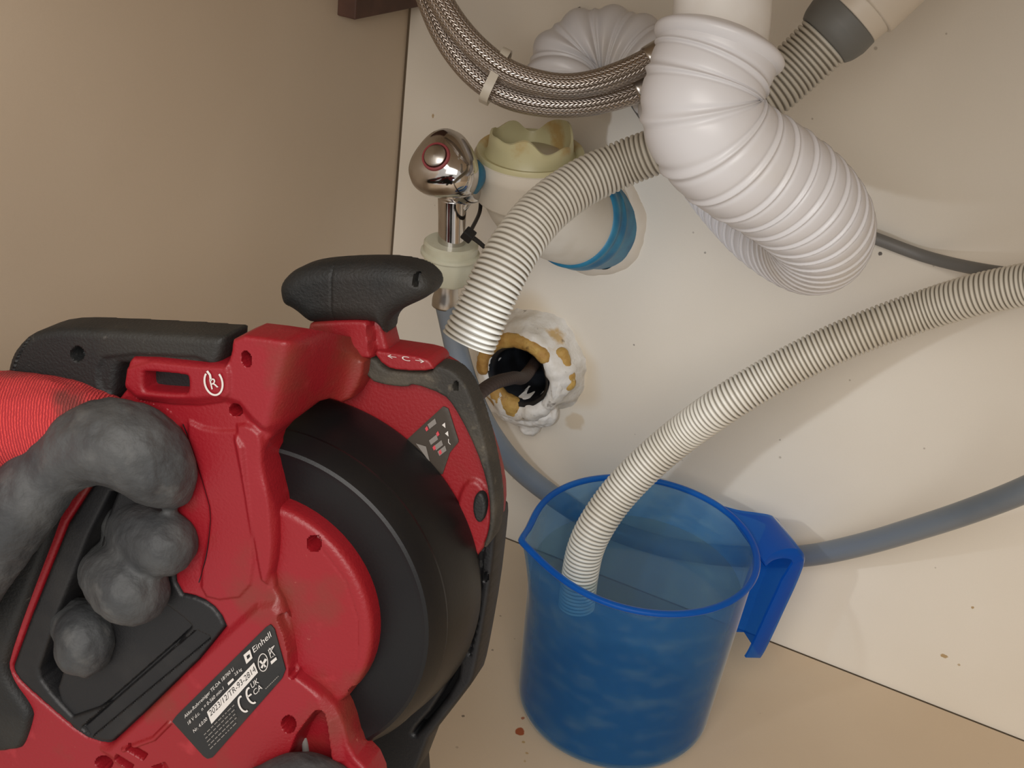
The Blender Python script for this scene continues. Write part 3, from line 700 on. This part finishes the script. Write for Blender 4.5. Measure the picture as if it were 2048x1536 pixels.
def chaikin(P, it=2, closed=True):
    P = np.asarray(P, float)
    for _ in range(it):
        Q = np.roll(P, -1, 0); A_ = P * .75 + Q * .25; B_ = P * .25 + Q * .75
        P = np.stack([A_, B_], 1).reshape(-1, 2)
    return P
def seg_dist(X, Y, a, b):
    ax_, ay = a; bx, by = b; dx, dy = bx - ax_, by - ay
    t = np.clip(((X - ax_) * dx + (Y - ay) * dy) / (dx * dx + dy * dy + 1e-9), 0, 1)
    return np.hypot(X - ax_ - t * dx, Y - ay - t * dy)
def sdf(X, Y, poly):
    d = np.full(X.shape, 1e9); ins = np.zeros(X.shape, bool); n = len(poly)
    for i in range(n):
        a = poly[i]; b = poly[(i + 1) % n]
        d = np.minimum(d, seg_dist(X, Y, a, b))
        c = ((a[1] > Y) != (b[1] > Y)) & (X < (b[0] - a[0]) * (Y - a[1]) / (b[1] - a[1] + 1e-12) + a[0])
        ins ^= c
    return np.where(ins, d, -d)
PXM = .000177
def sstep(x): x = np.clip(x, 0, 1); return x * x * (3 - 2 * x)
def raised(poly, h, soft=6, rnd=1):
    poly = chaikin(poly, rnd) if rnd else np.asarray(poly, float)
    return lambda X, Y: h * sstep(sdf(X, Y, poly) / soft + .5)
def groove(line, width, depth):
    def f(X, Y):
        d = np.full(X.shape, 1e9)
        for a, b in zip(line[:-1], line[1:]): d = np.minimum(d, seg_dist(X, Y, a, b))
        return -depth * sstep((width - d) / (width * .6))
    return f
def ridge(line, width, h):
    def f(X, Y):
        d = np.full(X.shape, 1e9)
        for a, b in zip(line[:-1], line[1:]): d = np.minimum(d, seg_dist(X, Y, a, b))
        return h * np.sqrt(np.clip(1 - (d / width) ** 2, 0, 1))
    return f
def pit(x, y, rx, ry, depth, ang=0.0):
    c, s = math.cos(ang), math.sin(ang)
    def f(X, Y):
        u = ((X - x) * c + (Y - y) * s) / rx; v = (-(X - x) * s + (Y - y) * c) / ry
        return -depth * sstep((1.12 - np.hypot(u, v)) / .25)
    return f
HF = {}
def relief(name, outline, w0, w1, mat, res=4, er=10, feats=(), holes=(), rnd=2, parent=None, auto=None, mound=0.0, mr=60, wm=None, back=0, slope=None):
    """a solid plate of real thickness in the machine's own plane: outline, rounded edge of radius er, surface relief from feats"""
    poly = chaikin(outline, rnd) if rnd else np.asarray(outline, float)
    hs = [chaikin(h, 1) for h in holes]
    x0, y0 = poly.min(0) - res; x1, y1 = poly.max(0) + res
    X, Y = np.meshgrid(np.arange(x0, x1 + res, res), np.arange(y0, y1 + res, res), indexing='ij')
    def S_(X, Y):
        s = sdf(X, Y, poly)
        for h in hs: s = np.minimum(s, -sdf(X, Y, h))
        return s
    cx, cy = X[:-1, :-1] + res / 2, Y[:-1, :-1] + res / 2
    keep = S_(cx, cy) > 0
    nx, ny = X.shape; idx = -np.ones((nx, ny), int)
    use = np.zeros((nx, ny), bool); cnt = np.zeros((nx, ny), int)
    for a in (0, 1):
        for b in (0, 1):
            use[a:nx - 1 + a, b:ny - 1 + b] |= keep; cnt[a:nx - 1 + a, b:ny - 1 + b] += keep
    bd = use & (cnt < 4)
    bx = X[bd].copy(); by = Y[bd].copy()
    for _ in range(3):
        s = S_(bx, by); e = .5
        gx = (S_(bx + e, by) - S_(bx - e, by)) / (2 * e); gy = (S_(bx, by + e) - S_(bx, by - e)) / (2 * e)
        g = np.maximum(np.hypot(gx, gy), .3); bx -= s * gx / g ** 2; by -= s * gy / g ** 2
    X[bd] = bx; Y[bd] = by
    sx, sy = X[use], Y[use]; idx[use] = np.arange(len(sx)); n = len(sx)
    s = np.maximum(S_(sx, sy), 0)
    k = np.clip(1 - s / er, 0, 1); w = np.full(n, float(w0)) - er * PXM * (1 - np.sqrt(np.clip(1 - k * k, 0, 1)))
    if mound: w += mound * np.sqrt(np.clip(1 - np.clip(1 - s / mr, 0, 1) ** 2, 0, 1)) - mound
    for f in feats: w += f(sx, sy)
    wm = w0 if wm is None else wm
    sl = slope(sx, sy) if slope else 0.0
    w = w + sl
    HF[name] = (wm, lambda x, y: w0 + sum(f(np.asarray(x, float), np.asarray(y, float)) for f in feats))
    L = loc(sx, sy, wm + sl); top = L.copy(); top[:, 2] = np.maximum(w, w1 + sl + .0002)
    bot = L.copy(); bot[:, 2] = w1 + sl
    if back:
        kb_ = np.clip(1 - s / back, 0, 1); bot[:, 2] = np.minimum(w1 + back * PXM * (1 - np.sqrt(np.clip(1 - kb_ * kb_, 0, 1))), top[:, 2] - .0001)
    I, J = np.nonzero(keep)
    q = np.stack([idx[I, J], idx[I, J + 1], idx[I + 1, J + 1], idx[I + 1, J]], 1)
    # pixel y runs down: this order faces +w
    faces = q.tolist() + (q[:, ::-1] + n).tolist()
    ed = {}
    for f in q.tolist():
        for a, b in zip(f, f[1:] + f[:1]):
            if (b, a) in ed: del ed[(b, a)]
            else: ed[(a, b)] = 1
    for (a, b) in ed: faces.append([b, a, a + n, b + n])
    V = np.vstack([top, bot])
    # facing check
    f = q[len(q) // 2]; a, b, c = V[f[0]], V[f[1]], V[f[2]]
    if np.cross(b - a, c - b)[2] < 0: faces = [g[::-1] for g in faces]
    return obj(name, V, faces, mat, parent if parent is not None else machine, auto=auto or 50)
def circ_px(u, v, w, r, n=64): return [to_px(u + r * math.cos(2 * math.pi * i / n), v + r * math.sin(2 * math.pi * i / n), w) for i in range(n)]

O_OUT = [(172, 955), (24, 1326), (28, 1352), (70, 1392), (162, 1470), (214, 1487), (232, 1481), (455, 1264), (436, 1222), (400, 1196), (352, 1186), (345, 1100), (330, 1010), (260, 960)]
O_IN = [(212, 985), (76, 1330), (84, 1368), (164, 1455), (392, 1262), (350, 1225), (318, 1205), (305, 1100), (290, 1010), (250, 985)]

# drum
lathe('cable_drum', [(.0001, -.0065), (.0400, -.0065), (.0575, -.0068), (.0600, -.0060), (.0612, -.0066), (.0630, -.0095), (.0648, -.0150), (.0646, -.0165), (.0652, -.0185), (.0672, -.030), (.0684, -.0400), (.0680, -.0425), (.060, -.043), (.0001, -.043)],
      drum_m, machine, axis=(0, 0, 1), seg=128, auto=24)
# hub cover
relief('hub_cover', circ_px(-.0005, 0, 0, .0432), .0015, -.0085, red_m, res=3.0, er=16, rnd=0,
       feats=[pit(628, 1087, 13, 15, .007), pit(703, 1388, 7, 14, .006, .5), groove([(640, 1095), (690, 1160), (716, 1240), (714, 1320), (690, 1385)], 2.5, .0003)])
# main red housing
HO = [(474, 664), (560, 674), (640, 689), (735, 706), (728, 760), (700, 806), (655, 789), (596, 833), (538, 876), (528, 908), (536, 965), (552, 1025), (554, 1100), (542, 1165), (570, 1215), (586, 1290), (590, 1345), (630, 1372), (664, 1402), (686, 1445), (700, 1505), (742, 1550), (750, 1620),
      (-90, 1620), (-90, 1300), (30, 1010), (120, 880), (225, 812), (258, 770), (264, 722), (276, 708), (455, 727), (468, 712)]
hf = [
      raised([(330, 640), (760, 640), (760, 860), (640, 815), (548, 860), (520, 850), (470, 790), (380, 800), (250, 790), (200, 640)], .0030, 26),
      raised([(470, 850), (500, 845), (530, 870), (545, 1010), (550, 1120), (530, 1180), (512, 1090), (492, 960)], .0018, 12),
      raised([(365, 835), (420, 860), (490, 860), (500, 980), (512, 1100), (500, 1190), (420, 1200), (400, 1165), (424, 1050), (420, 1000)], .0012, 10),
      raised([(450, 1270), (540, 1190), (585, 1250), (600, 1340), (660, 1400), (690, 1560), (420, 1640), (200, 1500), (230, 1488)], .0022, 22),
      pit(502, 713, 9, 15, .007, -.25), pit(473, 819, 13, 12, .009, -.6), pit(583, 1442, 13, 16, .010), pit(208, 1526, 16, 13, .009),
      ridge([(262, 806), (330, 832), (352, 850)], 13, .0042),
      groove([(566, 1232), (580, 1266), (588, 1300), (590, 1345)], 8, .004),
      raised([(268, 712), (452, 731), (470, 722), (470, 800), (380, 812), (255, 792)], .001, 8),
      raised([(592, 1478), (628, 1428), (642, 1414), (654, 1428), (664, 1500), (676, 1600), (560, 1600)], -.0105, 8),
      raised([(266, 1482), (300, 1502), (292, 1512), (262, 1494)], -.006, 5, 0), raised([(240, 1504), (272, 1524), (264, 1535), (234, 1518)], -.006, 5, 0), raised([(312, 1528), (335, 1520), (350, 1545), (320, 1560)], -.005, 5, 0),
      ridge([(255, 1492), (315, 1470), (345, 1440)], 5, .0012),
      ridge([(560, 1160), (585, 1215), (612, 1262), (640, 1340)], 7, .0015)]
relief('housing', HO, .0045, -.0085, red_m, res=2.1, er=9, rnd=1, feats=hf, slope=lambda x, y: -.040 * sstep(np.clip((x + .25 * (y - 720) - 560) / 170, 0, 1)) * sstep((980 - y) / 120), holes=[O_OUT, [(304, 737), (384, 744), (388, 750), (388, 776), (380, 781), (306, 776), (299, 770), (299, 742)]])
relief('slot_backing', [(290, 725), (400, 735), (400, 795), (290, 790)], .0005, -.0030, blk_m, res=8, er=2, rnd=0)
# black liner of the handle opening, battery block under it, hand grip
relief('opening_liner', O_OUT, .0052, -.034, blk_m, res=3.2, er=7, rnd=1, holes=[O_IN], feats=[raised([(392, 1262), (164, 1455), (180, 1475), (420, 1275)], -.003, 5, 0)])
relief('battery_block', [(108, 1392), (128, 1330), (180, 1180), (225, 985), (262, 970), (320, 1010), (350, 1190), (400, 1200), (460, 1265), (232, 1500), (160, 1490)], .0038, -.034, blk_m, res=2, er=8, rnd=1, feats=[groove([(388, 1256), (172, 1446)], 5, .0014), pit(408, 1243, 9, 9, .0018)])
relief('hand_grip', [(150, 945), (8, 1318), (10, 1360), (60, 1426), (56, 1452), (42, 1494), (30, 1506), (-100, 1512), (-130, 1250), (-20, 1000), (60, 900), (130, 900)], .0075, .0040, rub_m, res=4, er=16, rnd=2)
# rear cap, upper left
relief('rear_cap', [(42, 760), (50, 712), (62, 684), (90, 656), (128, 644), (186, 642), (470, 657), (478, 664), (466, 712), (455, 728), (274, 712), (265, 724), (258, 780), (240, 806), (120, 860), (20, 860)], .0060, -.014, rub_m, res=3, er=17, rnd=1, wm=-.004, back=24,
       feats=[pit(190, 692, 12, 13, .006), groove([(92, 664), (72, 700), (58, 740)], 1.5, .001), raised([(240, 780), (225, 730), (245, 690), (480, 700), (480, 800)], -.001, 10)])
# white maker's mark: ring and R
def flat_poly(name, px_pts, w, mat, parent):
    P = loc([p[0] for p in px_pts], [p[1] for p in px_pts], w)
    o = obj(name, P, [list(range(len(P)))], mat, parent, smooth=False)
    s_ = o.modifiers.new('t', 'SOLIDIFY'); s_.thickness = .0001; s_.offset = 0
    return o
def text_px(name, body, a, b, up, w, mat, parent, size_px=None, wfun=None):
    """lettering lying on the machine's surface: baseline from a to b, up = pixel vector of the capital height"""
    cu = bpy.data.curves.new('t', 'FONT'); cu.body = body; cu.size = 1.0
    to = bpy.data.objects.new('t', cu); COL.objects.link(to)
    dg = bpy.context.evaluated_depsgraph_get(); dg.update()
    me = bpy.data.meshes.new_from_object(to.evaluated_get(dg)); bpy.data.objects.remove(to)
    co = np.array([v.co[:] for v in me.vertices]); 
    x0, x1 = co[:, 0].min(), co[:, 0].max(); cap = .72
    tx = (co[:, 0] - x0) / (x1 - x0); ty = co[:, 1] / cap
    px = a[0] + (b[0] - a[0]) * tx + up[0] * ty; py = a[1] + (b[1] - a[1]) * tx + up[1] * ty
    P = loc(px, py, w)
    for v, p in zip(me.vertices, P): v.co = p
    me.materials.clear(); me.materials.append(mat); me.name = name
    o = bpy.data.objects.new(name, me); COL.objects.link(o); o.parent = parent
    return o
def band(line, hw):
    """outline of a stroke of half width hw along a pixel polyline"""
    L = np.asarray(line, float); T = np.gradient(L, axis=0); T /= np.linalg.norm(T, axis=1)[:, None]
    Nn = np.stack([-T[:, 1], T[:, 0]], 1)
    return L + Nn * hw, L - Nn * hw
def stroke(name, line, hw, w, mat, parent):
    a, b = band(line, hw); n = len(a)
    if isinstance(w, str):                               # drape on the surface of that plate
        wm, hf_ = HF[w]; A_ = loc(a[:, 0], a[:, 1], wm); B_ = loc(b[:, 0], b[:, 1], wm)
        A_[:, 2] = hf_(a[:, 0], a[:, 1]) + .00012; B_[:, 2] = hf_(b[:, 0], b[:, 1]) + .00012
    else: A_ = loc(a[:, 0], a[:, 1], w); B_ = loc(b[:, 0], b[:, 1], w)
    V = np.vstack([A_, B_]); Fc = [(i, i + 1, n + i + 1, n + i) for i in range(n - 1)]
    return obj(name, V, Fc, mat, parent, smooth=False)
stroke('seam_line', spline([(366, 848, 0), (382, 885, 0), (396, 925, 0), (411, 975, 0), (421, 1010, 0), (423, 1045, 0), (416, 1110, 0), (398, 1165, 0)], 4)[0][:, :2], 1.1, 'housing', blk_m, machine)
mk = empty('printed_mark'); mk.parent = machine
WM = .0091
arc = [(427 + 17.5 * math.cos(t) * 1.0, 765 + 25.5 * math.sin(t)) for t in np.linspace(-.55, math.pi + .95, 40)]
rt = lambda p, a=-.25: (427 + (p[0] - 427) * math.cos(a) - (p[1] - 765) * math.sin(a), 765 + (p[0] - 427) * math.sin(a) + (p[1] - 765) * math.cos(a))
stroke('mark_ring', [rt(p) for p in arc], 1.9, WM, white_print, mk)
text_px('mark_letter', 'R', (423, 779), (437, 774), (-5, -21), WM, white_print, mk)
stroke('mark_scratch', [(414, 742), (420, 750), (422, 762)], 2.2, WM, white_print, mk)
# rating plate
sk = relief('rating_label', [(343, 1444), (352, 1432), (530, 1256), (540, 1250), (548, 1260), (570, 1340), (563, 1358), (424, 1516), (414, 1519), (406, 1514)], .0076, .0030, sticker_m, res=5, er=2, rnd=0)
sk['label'] = 'black rating label with white lettering'
WL = .0080
def T(body, a, b, h, mat=white_print, sl=None):
    d = np.array([b[0] - a[0], b[1] - a[1]], float); d /= np.linalg.norm(d)
    u = np.array([-.33, -.94]) if sl is None else np.array(sl)
    return text_px('lettering', body, a, b, tuple(u * h), WL, mat, sk)
T('Einhell', (508, 1306), (543, 1273), 12)
flat_poly('logo_square', [(487, 1310), (500, 1299), (505, 1316), (493, 1328)], WL, white_print, sk)
flat_poly('logo_mark', [(493, 1312), (499, 1308), (500, 1314), (495, 1319)], WL + .0001, black_print, sk)
T('Akku-Rohrreiniger TE-DA 18/760 Li', (370, 1437), (468, 1340), 7)
T('18 V d.c.', (377, 1450), (400, 1428), 7)
T('n = 0-560 min-1', (404, 1422), (448, 1379), 7)
flat_poly('battery_symbol', [(455, 1366), (466, 1356), (468, 1360), (457, 1371)], WL, white_print, sk)
T('2,8 kg', (470, 1352), (484, 1340), 6)
T('Nr. 4.0.00', (388, 1466), (415, 1440), 7)
flat_poly('number_strip', [(414, 1424), (508, 1325), (516, 1345), (423, 1448)], WL, white_print, sk)
text_px('lettering', '2023/12/TR-93-2814', (421, 1433), (512, 1342), (-4, -11), WL + .0001, black_print, sk)
ring = [(526 + 9.5 * math.cos(t), 1325 + 17.5 * math.sin(t)) for t in np.linspace(0, 2 * math.pi, 33)]
stroke('symbol_ring', ring, .8, WL, white_print, sk)
stroke('symbol_reader', [(520, 1322), (526, 1328), (532, 1318)], 2.6, WL, white_print, sk); stroke('symbol_reader', [(523, 1336), (527, 1328), (531, 1334)], 2.2, WL, white_print, sk)
for L in ([(537, 1300), (542, 1316), (547, 1312)], [(548, 1292), (542, 1302), (541, 1308)], [(536, 1301), (549, 1291)], [(538, 1296), (550, 1311)]): stroke('bin_symbol', L, .7, WL, white_print, sk)
flat_poly('bin_bar', [(541, 1323), (552, 1314), (554, 1319), (543, 1329)], WL, white_print, sk)
def arcs(cx, cy, rx, ry, a0, a1, rot, hw=1.5):
    c, s = math.cos(rot), math.sin(rot)
    L = []
    for t in np.linspace(a0, a1, 16):
        x, y = rx * math.cos(t), ry * math.sin(t); L.append((cx + x * c - y * s, cy + x * s + y * c))
    stroke('ce_mark', L, hw, WL, white_print, sk)
arcs(487, 1408, 9, 16, math.radians(70), math.radians(280), -.35, 1.9)
arcs(503, 1391, 9, 16, math.radians(70), math.radians(280), -.35, 1.9)
stroke('ce_mark', [(495, 1394), (503, 1388)], 1.6, WL, white_print, sk)
T('UK', (504, 1377), (518, 1365), 11); T('CA', (509, 1391), (525, 1377), 11)
rl = random.Random(3)                                    # illegible fine print: rows of short worn dashes
rows = [((408 + 3.0 * k, 1470 + 7 * k), (470 + 1.0 * k, 1408 + 9 * k)) for k in range(5)] + [((531, 1378), (557, 1352))]
for (ax0, ay0), (bx0, by0) in rows:
    t = 0.0
    while t < .97:
        l_ = rl.uniform(.05, .13); e_ = min(1, t + l_)
        stroke('fine_print', [(ax0 + (bx0 - ax0) * q, ay0 + (by0 - ay0) * q) for q in (t, e_)], .9, WL, faded_print, sk); t = e_ + .03

# far plate behind the drum with rubber edge, info label and boss
W2 = -.0435
relief('front_plate', [(560, 688), (640, 690), (700, 694), (770, 704), (862, 722), (905, 748), (930, 785), (958, 860), (984, 940), (994, 1000), (988, 1058), (970, 1092), (940, 1130), (820, 1130), (640, 960), (560, 800)], W2, W2 - .012, red2_m, res=3.2, er=7, rnd=1,
       feats=[raised([(925, 975), (945, 955), (966, 968), (980, 1000), (985, 1050), (965, 1110), (925, 1120), (915, 1020)], .0016, 9), pit(700, 738, 9, 15, .004)])
relief('rubber_edge', [(676, 689), (720, 706), (748, 716), (766, 740), (800, 745), (860, 748), (868, 730), (905, 740), (930, 768), (948, 810), (972, 890), (988, 975), (992, 1032), (984, 1078), (974, 1094), (964, 1100), (974, 1070), (979, 1040), (977, 990), (962, 930), (936, 868), (905, 812), (885, 790), (825, 768), (812, 776), (768, 771), (738, 762), (716, 725)],
       W2 + .0042, W2 - .008, dusty_m, res=2.6, er=6, rnd=1, back=14, feats=[pit(912, 772, 5, 9, .004)])
relief('direction_plate', [(742, 700), (785, 706), (850, 716), (864, 727), (868, 742), (800, 742), (768, 734)], W2 + .0062, W2 - .010, red2_m, res=2.6, er=4, rnd=1)
mk2 = empty('direction_marks'); mk2.parent = machine
text_px('arrow_mark', '\u2190 C \u2192', (776, 716), (850, 727), (-3, -9), W2 + .0068, white_print, mk2)
il = relief('info_label', [(800, 892), (886, 813), (896, 818), (917, 884), (899, 906), (884, 950), (860, 940)], W2 + .0008, W2 - .002, plastic('brown_black_label', srgb(62, 54, 46), .5), res=4, er=1.5, rnd=0)
il['label'] = 'dark info label with grey panels and small red marks'
WI = W2 + .0011
for (x, y) in ((864, 845), (867, 877), (877, 888), (884, 899)):
    flat_poly('info_panel', [(x - 9, y + 4), (x + 6, y - 8), (x + 9, y + 2), (x - 5, y + 13)], WI, faded_print, il)
for (x, y) in ((853, 856), (875, 866), (868, 894), (880, 903)):
    flat_poly('red_mark', [(x - 3, y + 1), (x + 1, y - 4), (x + 4, y + 3), (x, y + 7)], WI + .0001, pink_print, il)
for (x, y) in ((888, 850), (894, 867)):
    flat_poly('white_arrow', [(x - 4, y), (x + 2, y - 5), (x + 3, y + 6)], WI + .0001, white_print, il)
stroke('turn_mark', [(897, 878), (897, 885), (901, 889)], .7, WI + .0001, white_print, il)
flat_poly('info_panel', [(832, 887), (852, 893), (860, 925)], WI, faded_print, il)
relief('boss', [(958 + 13 * math.cos(t), 1016 + 30 * math.sin(t)) for t in np.linspace(0, 2 * math.pi, 24, endpoint=False)], W2 + .0042, W2 - .001, rub_m, res=2.4, er=5, rnd=0)
# top knob
kb = relief('knob_base', [(634, 690), (635, 638), (650, 632), (752, 628), (770, 640), (776, 668), (786, 705), (700, 705)], W2 + .0085, W2 - .008, red2_m, res=3, er=8, rnd=1, wm=W2, feats=[raised([(752, 620), (800, 620), (800, 720), (762, 720)], -.005, 7, 0), groove([(684, 632), (684, 700)], 1.2, .0005)])
relief('knob', [(574, 588), (572, 566), (582, 548), (606, 530), (650, 519), (740, 514), (800, 516), (845, 527), (868, 545), (876, 562), (874, 578), (858, 592), (812, 612), (786, 632), (781, 668), (770, 645), (752, 634), (650, 638), (632, 640), (600, 612), (580, 604)], W2 + .011, W2 - .008, rub_m, res=3, er=36, rnd=2, wm=W2 + .002, back=30,
       feats=[groove([(684, 516), (684, 636)], 1.5, .0005), pit(849, 549, 5, 12, .004)])
# black foot frame at the lower right
relief('foot_frame', [(992, 1018), (1001, 1028), (996, 1085), (985, 1180), (966, 1290), (953, 1352), (944, 1366), (838, 1502), (846, 1620), (762, 1620), (760, 1540), (758, 1490), (700, 1500), (700, 1400), (850, 1350), (920, 1200), (962, 1080), (980, 1060)], W2 - .002, W2 - .016, blk_m, res=3.2, er=8, rnd=1, wm=W2 - .006,
       holes=[[(928, 1306), (920, 1360), (842, 1462), (830, 1456), (880, 1400)]], feats=[groove([(975, 1080), (960, 1230), (945, 1300)], 3, .001), pit(978, 1145, 4, 9, .003)])
relief('inner_rib', [(700, 1330), (925, 1280), (945, 1300), (930, 1380), (830, 1500), (700, 1510)], W2 - .014, W2 - .020, blk_m, res=6, er=5, rnd=1)
# grey wire guard seen inside the leg opening
o = tube('wire', [loc(588, 1448, -.004), loc(604, 1468, -.004), loc(612, 1500, -.004), loc(613, 1560, -.004)], [.0014] * 4, plastic('grey_wire', srgb(150, 145, 140), .5), machine, step=.001, seg=16)
# LED lamp at the machine's nose, lighting the panel
ledp = loc(905, 905, W2 - .030); tgt = hc + np.array([.075, 0, .02])
tl = np.array([np.dot(tgt - MC, MU), np.dot(tgt - MC, MV), np.dot(tgt - MC, MW)])
aimd = Vector(tl - ledp).normalized()
led = lathe('led_lamp', [(.0001, .0), (.0035, .0), (.0042, -.0006), (.0050, -.0006), (.0050, -.012), (.0001, -.012)], blk_m, machine, origin=tuple(ledp), axis=tuple(aimd), seg=32)
lz = bpy.data.lights.new('led_light', 'SPOT'); lz.energy = 0.9; lz.color = (0.80, 0.88, 1.0); lz.spot_size = math.radians(88); lz.spot_blend = .9; lz.shadow_soft_size = .0035
lo_ = bpy.data.objects.new('led_light', lz); COL.objects.link(lo_); lo_.parent = machine
lo_.location = Vector(ledp) + aimd * .005; lo_.rotation_euler = aimd.to_track_quat('-Z', 'Y').to_euler()
# steel spiral running into the drain
w_ = lambda P: [np.array([np.dot(p - MC, MU), np.dot(p - MC, MV), np.dot(p - MC, MW)]) for p in P]
dh = at(1062, 742, .80)
cb = [wpt(842, 906, W2 - .004), wpt(885, 868, W2 - .030), at(945, 800, .600), at(985, 768, .66), at(1025, 756, .73), at(1050, 752, .80), hc + np.array([-.004, .02, -.004])]
cg = w_(cb[:2]); tube('cable_guide', [cg[0], cg[0] * .6 + cg[1] * .4, cg[0] * .15 + cg[1] * .85], [.009, .0075, .0050], blk_m, machine, step=.001, seg=32)
tube('steel_spiral', w_(cb), [.0031, .0031, .0031, .0033, .0034, .0036, .0036], cable_m, machine, step=.0004, seg=20, prof=lambda S, TH: 1 + .10 * np.cos(2 * math.pi * (S / .0021) + TH), smooth_path=6)

# ------------------------------------------------------------------ the person's gloved hands
def ch(*pts): return [(*wpt(x, y, w), r * PXM * .97) for (x, y, w, r) in pts]
person = empty('person'); tag(person, 'person holding the drain machine, only the work gloves of both hands visible', 'person')
blob('glove_fabric', [ch((-330, 960, .075, 118), (-190, 900, .045, 112), (-70, 858, .022, 114), (30, 846, .014, 110), (115, 850, .011, 103), (185, 866, .009, 92), (240, 884, .008, 78)),
                      ch((-190, 920, .03, 112), (-120, 1020, -.02, 110), (-70, 1120, -.038, 90))], knit_m, person, voxel=.0018, smooth=8, wrinkle=.0006)['label'] = 'red knitted fabric back of the left glove'
blob('glove_rubber', [ch((60, 985, .016, 66), (108, 935, .020, 70), (165, 895, .019, 80), (225, 884, .018, 88), (275, 900, .016, 92), (312, 935, .013, 82), (352, 985, .008, 36)),   # index finger lying over the top
                      ch((120, 915, .017, 70), (60, 985, .024, 80), (-5, 1070, .026, 84), (-65, 1165, .024, 78), (-110, 1260, .018, 64)),     # thumb
                      ch((-60, 1050, -.046, 66), (60, 1010, -.052, 60), (150, 1005, -.040, 52), (235, 1035, -.018, 56), (295, 1074, .006, 72), (328, 1088, .011, 72)),    # middle finger
                      ch((-90, 1120, -.052, 64), (20, 1100, -.058, 60), (110, 1095, -.048, 52), (190, 1120, -.022, 56), (240, 1158, .007, 80), (262, 1174, .013, 84)),   # ring finger
                      ch((-120, 1200, -.054, 58), (-10, 1200, -.058, 54), (70, 1205, -.046, 52), (130, 1232, -.014, 54), (170, 1266, .006, 66), (166, 1298, .008, 64)),    # little finger
                      ch((-110, 900, -.01, 90), (-140, 1000, -.04, 80), (-110, 1120, -.05, 70))], glove_m, person, voxel=.0013, smooth=7, wrinkle=.0009)['label'] = 'dark grey rubber-coated palm and fingers of the left glove'
blob('glove_rubber', [ch((540, 1600, .012, 80), (600, 1582, .014, 84), (655, 1600, .012, 78), (700, 1650, .006, 66)),
                      ch((500, 1690, .014, 70), (580, 1680, .018, 72), (660, 1700, .014, 66)), ch((500, 1790, .014, 66), (580, 1780, .018, 68), (650, 1795, .014, 60)),
                      ch((480, 1880, .012, 56), (560, 1872, .016, 58), (620, 1880, .012, 52)),
                      ch((440, 1660, -.01, 110), (430, 1780, -.01, 120), (420, 1880, -.01, 110))], glove_m, person, voxel=.0018, smooth=9, wrinkle=.0005)['label'] = 'dark grey finger of the right glove below the machine'
